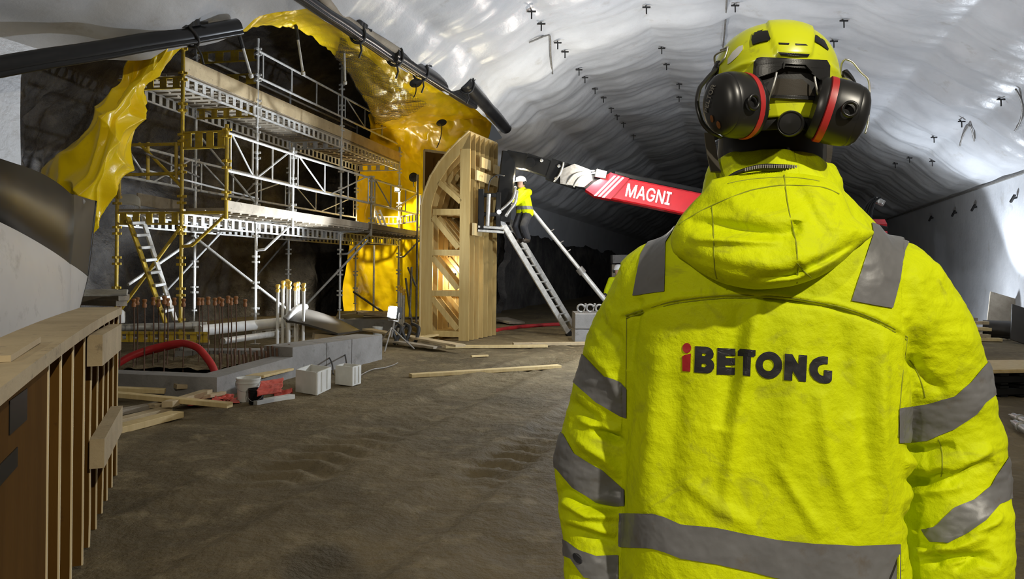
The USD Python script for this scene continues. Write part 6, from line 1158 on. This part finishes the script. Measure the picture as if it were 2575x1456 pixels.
def helmet(t):
    C = PX(1945, 226, 1.262); RX, RY, RZ = .1025, .130, .102
    K = 1.262 / FOC
    def shell(ang, z, off=0.0):
        """A point of the shell: direction round the head (0 = to the camera), height above the centre."""
        zz = np.clip(z / RZ, -1, 1); f = np.where(zz > 0, np.maximum(1 - np.abs(zz) ** 2.35, 0) ** (1 / 2.35), 1 + .10 * zz ** 2 * 0 - .05 * zz ** 2)
        PSI = math.atan2(C[0], C[1]); rot = lambda a, b: (a * math.cos(PSI) + b * math.sin(PSI), b * math.cos(PSI) - a * math.sin(PSI)); x, y = rot(RX * f * np.sin(ang), -RY * f * np.cos(ang)); n = np.stack([np.sin(ang) / RX, -np.cos(ang) / RY, np.where(zz > 0, np.maximum(zz, 0) ** 1.35, 0) / RZ * 1.2], -1); n = np.stack([*rot(n[..., 0], n[..., 1]), n[..., 2]], -1); n /= np.linalg.norm(n, axis=-1, keepdims=True)
        return np.stack([C[0] + x, C[1] + y, C[2] + z + 0 * ang], -1) + n * np.asarray(off)[..., None]
    zt = np.r_[np.linspace(-.070, .05, 34), .05 + (RZ - .05) * np.sin(np.linspace(.04, np.pi / 2, 46))]; an = np.linspace(-np.pi, np.pi, 181); AN, ZT = np.meshgrid(an, zt)
    G_ = shell(AN, ZT); pxx, pyy = proj(G_); back = (np.cos(AN) > .1).astype(float); h = np.zeros_like(AN)
    rid = lambda pts, w, amp, s=2: crease(pxx, pyy, pts, w, amp, s) * back
    # raised middle panel and side ridges pressed into the shell
    inside = sdist(np.stack([pxx.ravel(), pyy.ravel()], 1), [(1926, 40), (2036, 40), (2048, 90), (2040, 142), (1954, 140), (1938, 100)]).reshape(AN.shape); h += .0035 * np.clip(inside / 5 + .5, 0, 1) * back
    h += rid([(1822, 190), (1860, 168), (1900, 152)], 6, .004) + rid([(1826, 196), (1864, 176), (1900, 160)], 5, -.003) + rid([(2088, 165), (2105, 185), (2114, 205)], 6, .004)
    nrm = grid_normals(G_); nrm = nrm * np.sign(np.sum(nrm * (G_ - C), -1, keepdims=True).mean()); G_ = G_ + nrm * h[..., None]
    hsh = obj('helmet', sheet(G_, -.004, nrm), 'helmet_yellow', t, smooth=True)
    s = (np.cos(AN) > .05).ravel(); dm = LinearNDInterpolator(np.stack([pxx.ravel()[s], pyy.ravel()[s]], 1), G_[..., 1].ravel()[s])
    S_ = lambda pts, th, name, mt, par=hsh, off=.0008, step=7, label=None: obj(name, on_surface(Polygon(pts), dm, th, off, step), mt, par, label=label)
    S_([(1893, 76), (1908, 66), (1921, 63), (1930, 76), (1937, 96), (1934, 101), (1910, 106), (1892, 112), (1889, 100)], .003, 'vent_cover', 'gloss_black'); S_([(2040, 73), (2056, 82), (2072, 98), (2084, 122), (2083, 126), (2064, 112), (2050, 104), (2048, 88)], .003, 'vent_cover', 'gloss_black')
    S_([(1868, 113), (1858, 116), (1842, 130), (1830, 148), (1829, 162), (1836, 158), (1856, 140), (1868, 124)], .0012, 'reflector_sticker', 'white_paint')
    S_([(1958, 107), (1985, 108), (1984, 112), (1959, 111)], .001, 'vent_slot', 'gloss_black'); S_([(2000, 109), (2036, 111), (2036, 115), (2001, 113)], .001, 'vent_slot', 'gloss_black')
    pl = S_([(1957, 131), (2036, 136), (2033, 142), (1998, 141), (1962, 138)], .0012, 'name_plate', 'gloss_black')
    # black carrier frame at the back with its recess
    S_([(1895, 158), (1903, 146), (1914, 143), (2080, 151), (2088, 165), (2087, 205), (2076, 212), (2056, 196), (2040, 184), (2030, 172), (1972, 168), (1948, 181), (1922, 190), (1902, 196), (1893, 190)], .011, 'carrier_frame', 'gloss_black', off=.001); S_([(1972, 155), (2030, 158), (2046, 178), (2043, 182), (2026, 163), (1975, 160), (1972, 172), (1969, 172)], .014, 'frame_ridge', 'gloss_black')
    S_([(1906, 194), (1950, 178), (1974, 168), (2030, 171), (2054, 196), (2070, 212), (2066, 250), (2054, 252), (1938, 246), (1928, 236), (1915, 215)], .0015, 'recess', 'black_matt'); S_([(1952, 197), (2018, 199), (2036, 215), (2048, 241), (1940, 238), (1944, 225)], .004, 'inner_pad', 'machine_dark')
    S_([(1938, 238), (2048, 242), (2048, 251), (1936, 246)], .005, 'pad_lip', 'gloss_black')
    # harness with ratchet knob in the nape
    m = M(); a = np.linspace(-1.25, 1.25, 40); ps = math.atan2(C[0], C[1]); hx, hy = .094 * np.sin(a), -.118 * np.cos(a); g = np.stack([np.stack([C[0] + hx * math.cos(ps) + hy * math.sin(ps), C[1] + hy * math.cos(ps) - hx * math.sin(ps), C[2] + z + 0 * a], 1) for z in (-.088, -.075, -.06, -.04)]); hb = obj('head_band', sheet(g, .006), 'black_matt', hsh, smooth=True)
    kc = PX(1987, 311, 1.125); m = M(); m.lathe([(.002, -.02), (.0195, -.018), (.0198, -.006), (.019, .002), (.0175, .005), (.0155, .004), (.015, .0055), (.002, .0065)], kc, unit(PX(1962, 300, .9) - kc), 36); obj('ratchet_knob', m, 'gloss_black', hb, smooth=30)
    # ear defenders
    for s, cc, ax, wire in ((-1, PX(1853, 265, 1.128), (-.87, -.49, -.04), None), (1, PX(2098, 281, 1.135), (.95, -.16, -.26), None)):
        o = A(cc, float); ax = unit(A(ax)); r = .0455
        up = unit(A([-.12 if s < 0 else .17, 0, 1.0])); c1 = M(); c1.lathe([(r * .5, -.033), (r * .90, -.032), (r * .99, -.027), (r * 1.0, -.021), (r * .95, -.018)], o, ax, 44, sx=.82, sy=1.05, up=up); ear = obj('ear_cushion', c1, 'gloss_black', hsh, smooth=35)
        m = M(); m.lathe([(r * .93, -.0195), (r * 1.045, -.018), (r * 1.05, -.013), (r * 1.04, -.0085), (r * .93, -.008)], o, ax, 44, sx=.82, sy=1.05, up=up); obj('red_ring', m, 'red_plastic', ear, smooth=35, label='red ring of the ear defender')
        m = M(); m.lathe([(r * .9, -.009), (r * 1.02, -.0085), (r * 1.04, -.003), (r * 1.03, .010), (r * 1.0, .022), (r * .97, .0265), (r * .95, .0275), (r * .955, .0285), (r * .93, .033), (r * .84, .0385), (r * .66, .043), (r * .4, .0462), (r * .01, .0475)], o, ax, 52, sx=.82, sy=1.05, up=up); cup = obj('ear_cup', m, 'gloss_black', ear, smooth=35)
        x, y, z = frame(ax, up)
        # pocket moulding on the cup's side, facing the camera
        to = unit(A([0, -1.0, -.1]) - ax * np.dot(A([0, -1.0, -.1]), ax)); p = o + to * r * .90 + ax * .012; m = M(); k = np.linspace(0, 2 * np.pi, 25)[:-1]; e2 = np.cross(ax, to); m.path([p + to * .003 + ax * .010 * np.cos(q) * -1 + e2 * .010 * np.sin(q) for q in k], .0026, 6, closed=True); obj('pocket_rim', m, 'gloss_black', ear, smooth=True)
        if s < 0:
            fr = lambda a_, b_: o + ax * (.0484 - .0108 * ((a_ ** 2 / (.82 ** 2) + (b_ / 1.05) ** 2) / r ** 2)) + x * a_ + y * b_
            tm = meshkit.text_mesh('PELTOR', .0085, .0006, bold=True); tv = np.array(tm.vertices); tw = tv[:, 0].max(); th = math.radians(62); u = (tv[:, 0] - tw / 2) * .92; w = tv[:, 1] - .004; sgn = 1 if np.dot(x, A([1., 0, 0])) > 0 else -1
            a_ = (u * math.cos(th) - w * math.sin(th)) - .008; b_ = (u * math.sin(th) + w * math.cos(th)) + .008
            q = A([fr(sgn * i_, j_) for i_, j_ in zip(a_, b_)]) + ax * (tv[:, 2:3] + .0008); obj('cup_lettering', (q, tm.faces if sgn > 0 else tm.faces[:, ::-1]), 'steel_dull', ear)
            for a0, b0 in ((-.006, -.022), (.004, -.033)): k = np.linspace(0, 2 * np.pi, 13)[:-1]; g = [fr(sgn * (a0 + .0035 * np.cos(q)), b0 + .0055 * np.sin(q)) + ax * .0012 for q in k]; m = M(); m.add(A(g + [sum(g) / 12 + ax * .0006]), [[i, (i + 1) % 12, 12] for i in range(12)] + [[(i + 1) % 12, i, 12] for i in range(12)]); obj('orange_symbol', m, 'orange_cap', ear)
    wl = lambda pts, r=.0016, name='steel_wire': (lambda m: (m.path(spline([PX(*p) for p in pts], 40), r, 6), obj(name, m, 'steel', hsh, smooth=True)))(M())
    wl([(1800, 165, 1.24), (1797, 142, 1.235), (1818, 128, 1.22), (1836, 122, 1.21), (1840, 132, 1.205), (1836, 140, 1.21), (1816, 150, 1.22), (1812, 160, 1.23)]); wl([(1808, 162, 1.22), (1822, 145, 1.205), (1830, 118, 1.21), (1812, 126, 1.23)])
    wl([(2116, 188, 1.22), (2117, 160, 1.215), (2126, 149, 1.21), (2140, 154, 1.21), (2165, 182, 1.205), (2184, 202, 1.2), (2187, 222, 1.2), (2186, 262, 1.195), (2184, 300, 1.19), (2176, 335, 1.185)]); wl([(2112, 199, 1.19), (2128, 198, 1.175), (2146, 212, 1.165), (2158, 234, 1.16)])
    wl([(1953, 182, 1.125), (1945, 215, 1.122), (1933, 250, 1.13), (1934, 276, 1.135)], .0019); wl([(2048, 193, 1.125), (2053, 220, 1.122), (2061, 255, 1.128), (2062, 285, 1.135)], .0019)
    m = M(); m.path(spline([PX(1812, 166, 1.23), PX(1790, 185, 1.215), PX(1772, 205, 1.2), PX(1758, 225, 1.185), PX(1753, 262, 1.17), PX(1762, 300, 1.165), PX(1790, 333, 1.165), PX(1815, 343, 1.17)], 40), .0036, 8); obj('cup_arm', m, 'gloss_black', hsh, smooth=True)
    m = M(); m.path(spline([PX(1815, 160, 1.23), PX(1800, 190, 1.23), PX(1790, 215, 1.225), PX(1786, 240, 1.22)], 14), .010, 8); obj('arm_bracket', m, 'gloss_black', hsh, smooth=True); m = M(); m.path(spline([PX(2118, 186, 1.235), PX(2130, 200, 1.23), PX(2140, 220, 1.225)], 10), .010, 8); obj('arm_bracket', m, 'gloss_black', hsh, smooth=True)
big_worker()
